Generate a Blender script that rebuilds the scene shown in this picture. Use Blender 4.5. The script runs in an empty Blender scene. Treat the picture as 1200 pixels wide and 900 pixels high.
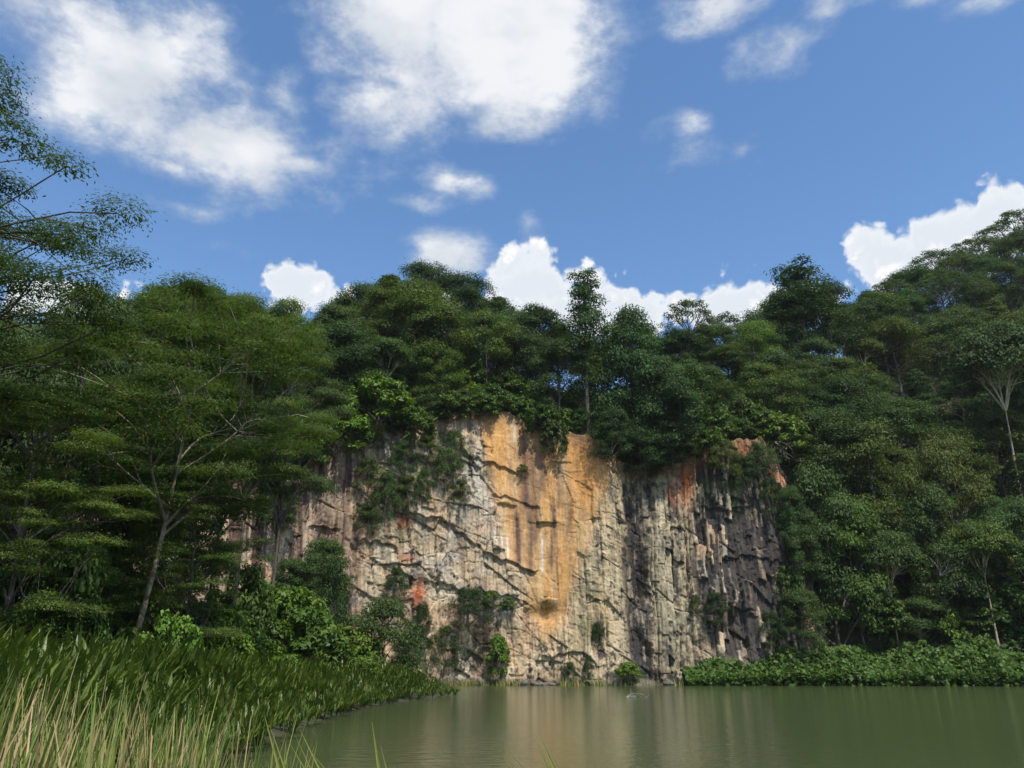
import bpy, math, random
import numpy as np
from mathutils import Vector

# ------------------------------------------------------------------ camera, sky, sun, exposure
S = bpy.context.scene
COL = S.collection
FPX, PITCH, CAMH = 901.0, math.radians(20.06), 2.6
cam_data = bpy.data.cameras.new('camera')
cam_data.sensor_fit = 'HORIZONTAL'
cam_data.angle = 2 * math.atan(600 / FPX)
cam_data.clip_start = 0.1
cam_data.clip_end = 6000
cam = bpy.data.objects.new('camera', cam_data)
COL.objects.link(cam)
cam.location = (0, 0, CAMH)
cam.rotation_euler = (math.pi / 2 + PITCH, 0, 0)
S.camera = cam
S.render.engine = 'CYCLES'
S.cycles.max_bounces = 5
S.cycles.diffuse_bounces = 3
S.cycles.transmission_bounces = 3
S.cycles.transparent_max_bounces = 4
S.cycles.caustics_reflective = False
S.cycles.caustics_refractive = False
S.view_settings.view_transform = 'Standard'
S.view_settings.look = 'None'
S.view_settings.exposure = 0.3
S.view_settings.gamma = 1.0
S.view_settings.use_curve_mapping = False

SUN_EL, SUN_AZ = math.radians(60), math.radians(150)    # azimuth from +Y (ahead) clockwise: behind the camera, to the right
sun_dir = Vector((math.sin(SUN_AZ) * math.cos(SUN_EL), math.cos(SUN_AZ) * math.cos(SUN_EL), math.sin(SUN_EL)))
sd = bpy.data.lights.new('sun', 'SUN')
sd.energy = 4.2
sd.angle = math.radians(0.55)
sd.color = (1.0, 0.95, 0.87)
sun = bpy.data.objects.new('sun', sd)
COL.objects.link(sun)
sun.rotation_euler = (-sun_dir).to_track_quat('-Z', 'Y').to_euler()
sun.location = sun_dir * 300


def ray(U, V):
    """direction through a photo pixel (1200 x 900)"""
    a, b = (U - 600) / FPX, (450 - V) / FPX
    c, s = math.cos(PITCH), math.sin(PITCH)
    return np.array((a, c - b * s, s + b * c))


def at(U, V, Y):
    r = ray(U, V)
    t = Y / r[1]
    return np.array((r[0] * t, Y, CAMH + r[2] * t))


def gnd(U, V, z=0.0):
    r = ray(U, V)
    t = (z - CAMH) / r[2]
    return np.array((r[0] * t, r[1] * t, z))


def proj(P):
    P = np.asarray(P, float)
    c, s = math.cos(PITCH), math.sin(PITCH)
    dz = P[..., 2] - CAMH
    zc = P[..., 1] * c + dz * s
    yc = -P[..., 1] * s + dz * c
    zc = np.where(np.abs(zc) < 1e-3, 1e-3, zc)
    return 600 + FPX * P[..., 0] / zc, 450 - FPX * yc / zc, zc


# ---- node helper
class NT:
    def __init__(self, tree):
        self.t = tree
        tree.nodes.clear()

    def n(self, typ, **kw):
        nd = self.t.nodes.new(typ)
        for k, v in kw.items():
            if k.startswith('i_'):
                key = k[2:]
                nd.inputs[int(key) if key.isdigit() else key].default_value = v
            else:
                setattr(nd, k, v)
        return nd

    def l(self, a, b):
        self.t.links.new(a, b)

    def _set(self, sock, v):
        if isinstance(v, bpy.types.NodeSocket):
            self.l(v, sock)
        else:
            sock.default_value = v

    def math(self, op, a, b=0.0, c=None, clamp=False):
        nd = self.n('ShaderNodeMath', operation=op, use_clamp=clamp)
        self._set(nd.inputs[0], a)
        self._set(nd.inputs[1], b)
        if c is not None:
            self._set(nd.inputs[2], c)
        return nd.outputs[0]

    def vmath(self, op, a, b=None, out=0):
        nd = self.n('ShaderNodeVectorMath', operation=op)
        self._set(nd.inputs[0], a)
        if b is not None:
            self._set(nd.inputs[1], b)
        return nd.outputs['Value'] if out == 'v' else nd.outputs[0]

    def smooth(self, v, lo, hi):
        nd = self.n('ShaderNodeMapRange', interpolation_type='SMOOTHSTEP')
        self._set(nd.inputs[0], v)
        nd.inputs[1].default_value = lo
        nd.inputs[2].default_value = hi
        return nd.outputs[0]

    def lin(self, v, lo, hi, a=0.0, b=1.0):
        nd = self.n('ShaderNodeMapRange')
        self._set(nd.inputs[0], v)
        nd.inputs[1].default_value = lo
        nd.inputs[2].default_value = hi
        nd.inputs[3].default_value = a
        nd.inputs[4].default_value = b
        return nd.outputs[0]

    def noise(self, vec, scale, detail=5.0, rough=0.55, dist=0.0):
        nd = self.n('ShaderNodeTexNoise')
        if vec is not None:
            self.l(vec, nd.inputs['Vector'])
        nd.inputs['Scale'].default_value = scale
        nd.inputs['Detail'].default_value = detail
        nd.inputs['Roughness'].default_value = rough
        nd.inputs['Distortion'].default_value = dist
        return nd.outputs['Fac']

    def mix(self, f, a, b, mode='MIX'):
        nd = self.n('ShaderNodeMix', data_type='RGBA', blend_type=mode)
        self._set(nd.inputs[0], f)
        for i, v in ((6, a), (7, b)):
            self._set(nd.inputs[i], v if isinstance(v, bpy.types.NodeSocket) or len(v) == 4 else (*v, 1.0))
        return nd.outputs[2]


# ---- the sky: Nishita with two kinds of cloud, laid out by direction in the world
world = bpy.data.worlds.new('World')
S.world = world
world.use_nodes = True
world.cycles.sampling_method = 'NONE'
w = NT(world.node_tree)
sky = w.n('ShaderNodeTexSky', sky_type='NISHITA')
sky.sun_disc = False
sky.sun_elevation = SUN_EL
sky.sun_rotation = SUN_AZ
sky.altitude = 100
sky.air_density = 1.1
sky.dust_density = 0.2
sky.ozone_density = 3.0
tc = w.n('ShaderNodeTexCoord')
D = w.vmath('NORMALIZE', tc.outputs['Generated'])
sx = w.n('ShaderNodeSeparateXYZ')
w.l(D, sx.inputs[0])
az = w.math('ARCTAN2', sx.outputs[0], sx.outputs[1])
el = w.math('ARCSINE', sx.outputs[2])
cb = w.n('ShaderNodeCombineXYZ')
w.l(az, cb.inputs[0])
w.l(el, cb.inputs[1])
AE = cb.outputs[0]


def blob_field(blobs):
    acc = None
    for (U, V, ru, rv, wt) in blobs:
        r = ray(U, V)
        r = r / np.linalg.norm(r)
        a0, e0 = math.atan2(r[0], r[1]), math.asin(r[2])
        ra, re = ru / FPX / math.cos(e0), rv / FPX
        ma = w.n('ShaderNodeVectorMath', operation='MULTIPLY_ADD')
        w.l(AE, ma.inputs[0])
        ma.inputs[1].default_value = (1 / ra, 1 / re, 0)
        ma.inputs[2].default_value = (-a0 / ra, -e0 / re, 0)
        v = w.math('MULTIPLY_ADD', w.vmath('LENGTH', ma.outputs[0], out='v'), -wt / 1.6, wt)
        acc = v if acc is None else w.math('MAXIMUM', acc, v)
    return w.math('MAXIMUM', acc, 0.0)


soft_blobs = [(165, 72, 130, 98, 1.4), (95, 120, 80, 50, .95), (15, 40, 70, 70, .6), (270, 165, 120, 62, 1.25), (210, 198, 80, 30, .85), (345, 190, 100, 28, 1.0), (335, 110, 60, 80, .85),
              (450, 40, 115, 86, 1.25), (600, 38, 130, 92, 1.5), (440, 120, 90, 46, 1.15), (650, 85, 66, 38, .9), (520, -25, 210, 70, 1.35), (510, 150, 60, 22, .56),
              (540, 212, 62, 17, .74), (490, 234, 34, 14, .68), (238, 250, 40, 13, .68), (285, 300, 44, 15, .66), (525, 294, 44, 24, .82), (620, 262, 20, 36, .54), (425, 190, 22, 10, .6),
              (835, 2, 74, 44, 1.2), (925, 64, 80, 46, 1.3), (965, 12, 50, 50, 1.1), (812, 137, 50, 24, .9), (868, 178, 60, 34, .85), (1080, -4, 44, 18, .8), (1155, -4, 54, 18, .85), (660, 165, 44, 11, .56)]
cum_blobs = [(350, 334, 70, 42, 1.25), (400, 346, 40, 28, 1.05), (312, 322, 30, 22, .9), (60, 345, 130, 46, 1.0), (160, 330, 60, 18, .8), (520, 350, 60, 30, .85), (625, 330, 80, 54, 1.35), (585, 324, 46, 32, 1.05), (690, 358, 76, 50, 1.3), (745, 368, 66, 46, 1.25),
             (800, 364, 58, 36, 1.15), (858, 356, 66, 46, 1.3), (910, 348, 50, 36, 1.1), (965, 345, 76, 38, 1.15), (1035, 302, 54, 56, 1.3), (1095, 285, 90, 58, 1.35), (1165, 265, 90, 58, 1.35), (1235, 250, 80, 60, 1.35)]
fr = ray(600, 300)
fr = fr / np.linalg.norm(fr)
infr = w.smooth(w.vmath('DOT_PRODUCT', D, tuple(fr), out='v'), 0.72, 0.80)
outm = w.math('SUBTRACT', 1.0, infr)
gen = w.smooth(w.noise(D, 2.1, 2.0, .5), 0.46, 0.66)
Ms = w.math('MAXIMUM', blob_field(soft_blobs), w.math('MULTIPLY', w.math('MULTIPLY', gen, outm), 0.95))
lowband = w.math('MULTIPLY', w.smooth(el, 0.45, 0.2), outm)
Mc = w.math('MAXIMUM', blob_field(cum_blobs), w.math('MULTIPLY', w.math('MULTIPLY', w.smooth(w.noise(D, 3.3, 2.0, .5), .42, .6), lowband), 0.95))
stretch = w.vmath('MULTIPLY', D, (1.0, 1.0, 1.8))
nc0 = w.noise(D, 26.0, 5.0, .6)
n1 = w.noise(stretch, 5.0, 8.0, .62)
n2 = nc0
ds = w.math('ADD', Ms, w.math('MULTIPLY', w.math('SUBTRACT', n1, 0.5), 2.9))
ds = w.math('ADD', ds, w.math('MULTIPLY', w.math('SUBTRACT', n2, 0.5), .45))
alpha_s = w.math('MULTIPLY', w.smooth(ds, 0.34, 1.2), 0.95)
core_s = w.smooth(ds, 0.55, 1.15)
n3 = w.noise(stretch, 7.0, 4.0, .55)
soft_col = w.mix(core_s, (0.50, 0.58, 0.70), (0.93, 0.94, 0.96))
soft_col = w.mix(w.math('MULTIPLY', w.smooth(n3, .40, .66), .8), soft_col, (0.63, 0.68, 0.75))
# cumulus: billows from a smooth cell noise
vor = w.n('ShaderNodeTexVoronoi', feature='F1', voronoi_dimensions='2D')
nc = nc0
w.l(w.vmath('ADD', AE, w.vmath('MULTIPLY', nc, (.05, .05, .0))), vor.inputs['Vector'])
vor.inputs['Scale'].default_value = 17.0
vor.inputs['Detail'].default_value = 2.0
vor.inputs['Roughness'].default_value = .55
bil = w.math('SUBTRACT', 0.5, vor.outputs['Distance'])
dc = w.math('ADD', Mc, w.math('ADD', w.math('MULTIPLY', bil, .55), w.math('MULTIPLY', w.math('SUBTRACT', nc, .5), .34)))
alpha_c = w.math('MULTIPLY', w.smooth(dc, 0.53, 0.74), w.smooth(Mc, .40, .60))
cum_col = w.mix(w.smooth(w.math('ADD', bil, w.math('MULTIPLY', w.math('SUBTRACT', nc, .5), .8)), -0.05, .35), (0.76, 0.81, 0.88), (1.0, 1.0, 1.0))
cum_col = w.mix(w.smooth(dc, .6, .95), w.mix(.5, cum_col, (.97, .98, 1.0)), cum_col)
SKY_STRENGTH = 0.15
hs_ = w.n('ShaderNodeHueSaturation', i_Saturation=1.12)
w.l(sky.outputs[0], hs_.inputs['Color'])
bgsky = w.n('ShaderNodeBackground', i_Strength=SKY_STRENGTH)
w.l(hs_.outputs[0], bgsky.inputs[0])
bgs = w.n('ShaderNodeBackground', i_Strength=0.82)
w.l(soft_col, bgs.inputs[0])
bgc = w.n('ShaderNodeBackground', i_Strength=0.84)
w.l(cum_col, bgc.inputs[0])
m1 = w.n('ShaderNodeMixShader')
w.l(alpha_s, m1.inputs[0])
w.l(bgsky.outputs[0], m1.inputs[1])
w.l(bgs.outputs[0], m1.inputs[2])
m2 = w.n('ShaderNodeMixShader')
w.l(alpha_c, m2.inputs[0])
w.l(m1.outputs[0], m2.inputs[1])
w.l(bgc.outputs[0], m2.inputs[2])
wo = w.n('ShaderNodeOutputWorld')
w.l(m2.outputs[0], wo.inputs[0])


# ------------------------------------------------------------------ mesh and noise helpers
def mesh_np(name, V, F, smooth=False):
    V = np.asarray(V, np.float32)
    F = np.asarray(F, np.int32)
    me = bpy.data.meshes.new(name)
    k = F.shape[1]
    me.vertices.add(len(V))
    me.vertices.foreach_set('co', V.ravel())
    me.loops.add(F.size)
    me.loops.foreach_set('vertex_index', F.ravel())
    me.polygons.add(len(F))
    me.polygons.foreach_set('loop_start', np.arange(0, F.size, k, dtype=np.int32))
    me.polygons.foreach_set('loop_total', np.full(len(F), k, np.int32))
    if smooth:
        me.polygons.foreach_set('use_smooth', np.ones(len(F), bool))
    me.update(calc_edges=True)
    me.validate()
    return me


def link(name, me, mat=None, parent=None):
    o = bpy.data.objects.new(name, me)
    COL.objects.link(o)
    if mat is not None and len(me.materials) == 0:
        me.materials.append(mat)
    if parent is not None:
        o.parent = parent
    return o


def tag(o, label=None, cat=None, group=None, kind=None):
    for k, v in (('label', label), ('category', cat), ('group', group), ('kind', kind)):
        if v:
            o[k] = v
    return o


def hash2(i, j, seed):
    i = np.asarray(i).astype(np.int64)
    j = np.asarray(j).astype(np.int64)
    h = (i * 374761393 + j * 668265263 + seed * 1442695041) & 0xFFFFFFFF
    h = ((h ^ (h >> 13)) * 1274126177) & 0xFFFFFFFF
    h = ((h ^ (h >> 16)) * 2246822519) & 0xFFFFFFFF
    return ((h ^ (h >> 15)) & 0xFFFFFF) / float(0x1000000)


def vnoise(x, y, seed=0):
    xi, yi = np.floor(x), np.floor(y)
    fx, fy = x - xi, y - yi
    fx = fx * fx * (3 - 2 * fx)
    fy = fy * fy * (3 - 2 * fy)
    a, b = hash2(xi, yi, seed), hash2(xi + 1, yi, seed)
    c, d = hash2(xi, yi + 1, seed), hash2(xi + 1, yi + 1, seed)
    return (a * (1 - fx) + b * fx) * (1 - fy) + (c * (1 - fx) + d * fx) * fy


def fbm(x, y, seed=0, oct=4, rough=.5):
    v, a, t = 0, 1.0, 0
    for k in range(oct):
        v = v + a * vnoise(x * 2 ** k + 17.3 * k, y * 2 ** k - 9.1 * k, seed + k)
        t += a
        a *= rough
    return v / t


def cells(x, y, seed):
    """cellular noise: returns id hash, offset from the seed point, F2-F1"""
    xi, yi = np.floor(x), np.floor(y)
    best = np.full(x.shape, 1e9)
    sec = np.full(x.shape, 1e9)
    ox, oy, hid = np.zeros(x.shape), np.zeros(x.shape), np.zeros(x.shape)
    for dx in (-1, 0, 1):
        for dy in (-1, 0, 1):
            cx, cy = xi + dx, yi + dy
            qx = cx + .1 + .8 * hash2(cx, cy, seed)
            qy = cy + .1 + .8 * hash2(cx, cy, seed + 7)
            d = (x - qx) ** 2 + (y - qy) ** 2
            m = d < best
            sec = np.where(m, best, np.minimum(sec, d))
            best = np.where(m, d, best)
            ox = np.where(m, x - qx, ox)
            oy = np.where(m, y - qy, oy)
            hid = np.where(m, hash2(cx, cy, seed + 13), hid)
    return hid, ox, oy, np.sqrt(sec) - np.sqrt(best)


def sstep(a, b, x):
    t = np.clip((x - a) / (b - a), 0, 1)
    return t * t * (3 - 2 * t)


# ------------------------------------------------------------------ materials
def new_mat(name):
    m = bpy.data.materials.new(name)
    m.use_nodes = True
    return m, NT(m.node_tree)


def leaf_mat(name, base, base2, rough=.6, trans=.28, spec=.16, clump=.45):
    m, n = new_mat(name)
    geo = n.n('ShaderNodeNewGeometry')
    oi = n.n('ShaderNodeObjectInfo')
    tcn = n.n('ShaderNodeTexCoord')
    nz = n.noise(tcn.outputs['Object'], clump, 3.0, .55)
    f = n.math('ADD', n.math('MULTIPLY', geo.outputs['Random Per Island'], .55), n.math('MULTIPLY', n.smooth(nz, .3, .7), .45))
    c = n.mix(f, base, base2)
    c = n.mix(1.0, c, oi.outputs['Color'], 'MULTIPLY')
    # a few yellowing leaves
    y = n.math('GREATER_THAN', n.math('FRACT', n.math('MULTIPLY', geo.outputs['Random Per Island'], 37.7)), .965)
    c = n.mix(n.math('MULTIPLY', y, .55), c, (.16, .15, .04))
    p = n.n('ShaderNodeBsdfPrincipled')
    n.l(c, p.inputs['Base Color'])
    p.inputs['Roughness'].default_value = rough
    p.inputs['Specular IOR Level'].default_value = spec
    t = n.n('ShaderNodeBsdfTranslucent')
    n.l(n.mix(1.0, c, (1.25, 1.35, .6), 'MULTIPLY'), t.inputs[0])
    mx = n.n('ShaderNodeMixShader', i_0=trans)
    n.l(p.outputs[0], mx.inputs[1])
    n.l(t.outputs[0], mx.inputs[2])
    out = n.n('ShaderNodeOutputMaterial')
    n.l(mx.outputs[0], out.inputs[0])
    return m


def bark_mat(name, a, b):
    m, n = new_mat(name)
    tcn = n.n('ShaderNodeTexCoord')
    oi = n.n('ShaderNodeObjectInfo')
    v = n.vmath('MULTIPLY', tcn.outputs['Object'], (3, 3, .6))
    nz = n.noise(v, 2.2, 6.0, .65)
    c = n.mix(n.smooth(nz, .35, .65), a, b)
    c = n.mix(1.0, c, oi.outputs['Color'], 'MULTIPLY')
    p = n.n('ShaderNodeBsdfPrincipled', i_Roughness=.85)
    n.l(c, p.inputs['Base Color'])
    bp = n.n('ShaderNodeBump', i_Strength=.6, i_Distance=.04)
    n.l(nz, bp.inputs['Height'])
    n.l(bp.outputs[0], p.inputs['Normal'])
    out = n.n('ShaderNodeOutputMaterial')
    n.l(p.outputs[0], out.inputs[0])
    return m


M_LEAF = leaf_mat('forest_leaf', (.030, .061, .019), (.096, .152, .044))
M_FEATHER = leaf_mat('feathery_leaf', (.036, .066, .026), (.094, .140, .048), trans=.36, spec=.14)
M_BROAD = leaf_mat('broad_shrub_leaf', (.046, .092, .018), (.115, .185, .036), rough=.5, spec=.22)
M_FERN = leaf_mat('fern_leaf', (.030, .060, .009), (.140, .195, .032), rough=.42, trans=.25, spec=.3)
M_BARK = bark_mat('bark', (.055, .045, .032), (.14, .12, .09))
M_PALEBARK = bark_mat('pale_bark', (.16, .14, .10), (.36, .33, .26))
M_DEAD = bark_mat('dead_wood', (.22, .20, .17), (.42, .40, .36))


def grass_mat():
    m, n = new_mat('tall_grass_blade')
    geo = n.n('ShaderNodeNewGeometry')
    r = geo.outputs['Random Per Island']
    ramp = n.n('ShaderNodeValToRGB')
    n.l(r, ramp.inputs[0])
    e = ramp.color_ramp.elements
    e[0].position, e[0].color = 0, (.080, .145, .020, 1)
    e[1].position, e[1].color = 1, (.55, .36, .19, 1)
    for pos, c in ((.38, (.185, .255, .042, 1)), (.62, (.32, .33, .075, 1)), (.80, (.45, .35, .15, 1))):
        x = e.new(pos)
        x.color = c
    p = n.n('ShaderNodeBsdfPrincipled', i_Roughness=.5)
    n.l(ramp.outputs[0], p.inputs['Base Color'])
    t = n.n('ShaderNodeBsdfTranslucent')
    n.l(ramp.outputs[0], t.inputs[0])
    mx = n.n('ShaderNodeMixShader', i_0=.3)
    n.l(p.outputs[0], mx.inputs[1])
    n.l(t.outputs[0], mx.inputs[2])
    out = n.n('ShaderNodeOutputMaterial')
    n.l(mx.outputs[0], out.inputs[0])
    return m


M_GRASS = grass_mat()


def earth_mat():
    m, n = new_mat('earth_and_litter')
    tcn = n.n('ShaderNodeTexCoord')
    a = n.noise(tcn.outputs['Object'], .35, 8.0, .65)
    b = n.noise(tcn.outputs['Object'], 3.0, 6.0, .6)
    c = n.mix(n.smooth(a, .35, .65), (.030, .036, .016), (.060, .048, .026))
    c = n.mix(n.smooth(b, .45, .75), c, (.025, .045, .012))
    p = n.n('ShaderNodeBsdfPrincipled', i_Roughness=.95)
    n.l(c, p.inputs['Base Color'])
    bp = n.n('ShaderNodeBump', i_Strength=.8, i_Distance=.3)
    n.l(b, bp.inputs['Height'])
    n.l(bp.outputs[0], p.inputs['Normal'])
    out = n.n('ShaderNodeOutputMaterial')
    n.l(p.outputs[0], out.inputs[0])
    return m


def rock_mat(name, attr=True, base=(.30, .25, .19)):
    m, n = new_mat(name)
    tcn = n.n('ShaderNodeTexCoord')
    P = tcn.outputs['Object']
    if attr:
        at_ = n.n('ShaderNodeAttribute', attribute_name='rock_tint')
        c = at_.outputs['Color']
    else:
        c = n.mix(n.noise(P, 1.3, 4.0), base, tuple(x * .6 for x in base))
    g = n.noise(P, 1.7, 9.0, .68)
    g2 = n.noise(n.vmath('MULTIPLY', P, (2.2, 2.2, .35)), 1.5, 6.0, .6)
    g3 = n.noise(P, 9.0, 5.0, .6)
    k = n.math('ADD', n.math('MULTIPLY', n.smooth(g, .3, .7), .5), n.math('MULTIPLY', n.smooth(g2, .3, .7), .35))
    k = n.math('ADD', k, n.math('MULTIPLY', g3, .45))
    kk = n.n('ShaderNodeCombineColor')
    kv = n.math('ADD', .42, n.math('MULTIPLY', k, .92))
    for i in range(3):
        n.l(kv, kk.inputs[i])
    c = n.mix(1.0, c, kk.outputs[0], 'MULTIPLY')
    p = n.n('ShaderNodeBsdfPrincipled', i_Roughness=.82)
    p.inputs['Specular IOR Level'].default_value = .25
    n.l(c, p.inputs['Base Color'])
    vo = n.n('ShaderNodeTexVoronoi', feature='DISTANCE_TO_EDGE', i_Scale=.9)
    n.l(n.vmath('ADD', n.vmath('MULTIPLY', P, (1, 1, .5)), n.vmath('MULTIPLY', n.n('ShaderNodeTexNoise', i_Scale=1.2).outputs['Color'], (.6, .6, .6))), vo.inputs['Vector'])
    cr = n.smooth(vo.outputs['Distance'], 0.0, .05)
    h = n.math('ADD', n.math('MULTIPLY', g, .7), n.math('ADD', n.math('MULTIPLY', g3, .25), n.math('MULTIPLY', cr, .06)))
    bp = n.n('ShaderNodeBump', i_Strength=.5, i_Distance=.15)
    n.l(h, bp.inputs['Height'])
    n.l(bp.outputs[0], p.inputs['Normal'])
    out = n.n('ShaderNodeOutputMaterial')
    n.l(p.outputs[0], out.inputs[0])
    return m


def water_mat():
    m, n = new_mat('murky_green_water')
    tcn = n.n('ShaderNodeTexCoord')
    P = tcn.outputs['Object']
    c = n.mix(n.noise(P, .05, 4.0), (.052, .070, .026), (.076, .092, .038))
    p = n.n('ShaderNodeBsdfPrincipled', i_Roughness=.10, i_IOR=1.33)
    n.l(c, p.inputs['Base Color'])
    a = n.noise(n.vmath('MULTIPLY', P, (1.0, 1.6, 1)), 1.3, 4.0, .55)
    b = n.noise(n.vmath('MULTIPLY', P, (1.0, 1.4, 1)), 5.5, 3.0, .5)
    big = n.noise(P, .06, 3.0)
    h = n.math('ADD', n.math('MULTIPLY', a, .06), n.math('MULTIPLY', n.math('MULTIPLY', b, .022), n.smooth(big, .4, .65)))
    bp = n.n('ShaderNodeBump', i_Strength=.55, i_Distance=1.0)
    n.l(h, bp.inputs['Height'])
    n.l(bp.outputs[0], p.inputs['Normal'])
    out = n.n('ShaderNodeOutputMaterial')
    n.l(p.outputs[0], out.inputs[0])
    return m


# ------------------------------------------------------------------ the lie of the land
PATH = np.array([(-140, -10), (-95, 20), (-70, 45), (-56, 62), (-46, 76), (-38, 88), (-29, 98), (-18, 106), (-5, 111), (8, 112.5), (22, 112), (33, 111), (42.5, 112), (46, 113.5),
                 (60, 110), (90, 107), (140, 100), (220, 80), (300, 0)], float)
CLIFF0, CLIFF1 = 4, 12
SHORE = np.array([(90, 8), (20, 9), (6, 9.5), (-3, 11.5), (-7.5, 17), (-8.6, 25), (-9.0, 33), (-10, 48), (-9.2, 59), (-5.6, 74), (-8.5, 84), (-12, 94), (-15, 108)], float)

RIM_U = [150, 250, 300, 350, 380, 430, 480, 540, 600, 650, 690, 740, 800, 870, 930, 1000]
RIM_V = [590, 580, 565, 545, 530, 500, 480, 472, 474, 492, 498, 535, 528, 500, 508, 520]


def poly_dist(x, y, P):
    """nearest distance to polyline, signed (+ on the left of travel), and arc parameter (vertex index + t)"""
    best = np.full(x.shape, 1e18)
    sg = np.zeros(x.shape)
    par = np.zeros(x.shape)
    for i in range(len(P) - 1):
        a, b = P[i], P[i + 1]
        e = b - a
        t = np.clip(((x - a[0]) * e[0] + (y - a[1]) * e[1]) / (e @ e), 0, 1)
        qx, qy = a[0] + t * e[0], a[1] + t * e[1]
        d = (x - qx) ** 2 + (y - qy) ** 2
        cr = e[0] * (y - a[1]) - e[1] * (x - a[0])
        m = d < best - 1e-9
        best = np.where(m, d, best)
        sg = np.where(m, np.sign(cr), sg)
        par = np.where(m, i + t, par)
    return np.sqrt(best) * sg, par


def rim_z(x, y):
    U = 600 + FPX * x / (y * math.cos(PITCH) + 36 * math.sin(PITCH))
    V = np.interp(U, RIM_U, RIM_V)
    return np.array([at(u, v, yy)[2] for u, v, yy in zip(np.atleast_1d(U), np.atleast_1d(V), np.atleast_1d(y))])


hill_pts = []
for i in range(CLIFF0, CLIFF1 + 1):
    p = PATH[i]
    e = PATH[min(i + 1, CLIFF1)] - PATH[max(i - 1, CLIFF0)]
    e = e / np.linalg.norm(e)
    nb = np.array((-e[1], e[0]))
    zr = rim_z(p[0], p[1])[0]
    q = p + nb * 9
    hill_pts.append((q[0], q[1], zr))
SKY_CTRL = [(395, 362, 122, 17), (430, 333, 140, 17), (500, 312, 150, 18), (560, 340, 148, 17), (620, 362, 138, 16), (690, 395, 130, 16), (760, 375, 132, 17), (805, 357, 140, 15), (870, 372, 142, 16), (930, 330, 148, 18),
            (1000, 348, 168, 17), (1060, 312, 182, 17), (1120, 290, 190, 17), (1200, 256, 200, 17), (1320, 215, 205, 17), (1500, 190, 200, 17)]
for (U, V, Y, h) in SKY_CTRL:
    q = at(U, V, Y)
    hill_pts.append((q[0], q[1], q[2] - h))
    hill_pts.append((q[0] * 1.25, q[1] + 60, q[2] - h - 16))
for (x, y, z) in [(54, 112.5, 1.2), (60, 111.5, 1.0), (75, 110, 1.0), (90, 109, 1.0), (120, 105, 1.2), (160, 100, 2), (60, 122, 14), (90, 122, 16), (120, 120, 20), (75, 140, 38), (105, 145, 48), (140, 145, 56), (52, 122, 22),
                  (-60, 90, 38), (-62, 65, 26), (-80, 60, 34), (-85, 100, 48), (-110, 60, 40), (-110, 15, 30), (-150, 0, 34), (-60, 130, 56), (-110, 130, 56), (-100, 200, 48), (0, 260, 45), (150, 280, 70), (-200, 120, 40), (260, 120, 50), (280, 220, 80)]:
    hill_pts.append((x, y, z))
HP = np.array(hill_pts, float)


def _tps(r2):
    return np.where(r2 > 1e-9, .5 * r2 * np.log(np.maximum(r2, 1e-9)), 0)


_n = len(HP)
_sc = 50.0
_X = HP[:, :2] / _sc
_K = _tps(((_X[:, None] - _X[None]) ** 2).sum(-1)) + np.eye(_n) * 0.004
_Pm = np.hstack((np.ones((_n, 1)), _X))
_A = np.zeros((_n + 3, _n + 3))
_A[:_n, :_n] = _K
_A[:_n, _n:] = _Pm
_A[_n:, :_n] = _Pm.T
_W = np.linalg.solve(_A, np.concatenate((HP[:, 2], np.zeros(3))))


def hill_h(x, y):
    X = np.stack((x, y), -1) / _sc
    r = np.zeros(x.shape)
    for i in range(_n):
        r += _W[i] * _tps((X[..., 0] - _X[i, 0]) ** 2 + (X[..., 1] - _X[i, 1]) ** 2)
    r += _W[_n] + _W[_n + 1] * X[..., 0] + _W[_n + 2] * X[..., 1]
    dist = np.hypot(x, y - 60)
    f = sstep(190, 330, dist)
    return np.maximum(r * (1 - f) + 12 * f, .4)


RAMP_A = [0, 0, 0, 0, 5, 5, 5, 5, 5, 5, 5, 5, 5, 2, -1, -1, -1, -1, -1]
RAMP_B = [14, 14, 14, 14, 9, 9, 9, 9, 9, 9, 9, 9, 9, 6, 3, 3, 3, 3, 3]


def terrain(x, y):
    x = np.asarray(x, float)
    y = np.asarray(y, float)
    ds_, _ = poly_dist(x, y, SHORE)
    d = ds_                                   # travelling right to left, the land lies to the left (+)
    land = .12 + .95 * sstep(0, 5, d) + .10 * np.clip(d - 5, 0, 60)
    land += .25 * (fbm(x * .3, y * .3, 3) - .5) * sstep(0, 3, d)
    low = np.where(d > 0, land, np.maximum(.12 + d * .35, -4.0))
    near = np.exp(-((x / 9) ** 2 + ((y - 1) / 7) ** 2))
    low = low * (1 - near) + 1.0 * near * np.where(d > 0, 1, 0) + low * near * np.where(d > 0, 0, 1)
    low = np.minimum(low, 9)
    dp, par = poly_dist(x, y, PATH)
    ra = np.interp(par, range(len(PATH)), RAMP_A)
    rb = np.interp(par, range(len(PATH)), RAMP_B)
    t = np.clip((dp - ra) / (rb - ra), 0, 1)
    t = t * t * (3 - 2 * t)
    hh = hill_h(x, y) + 1.6 * (fbm(x * .06, y * .06, 5) - .5) * t
    return low * (1 - t) + hh * t


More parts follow.
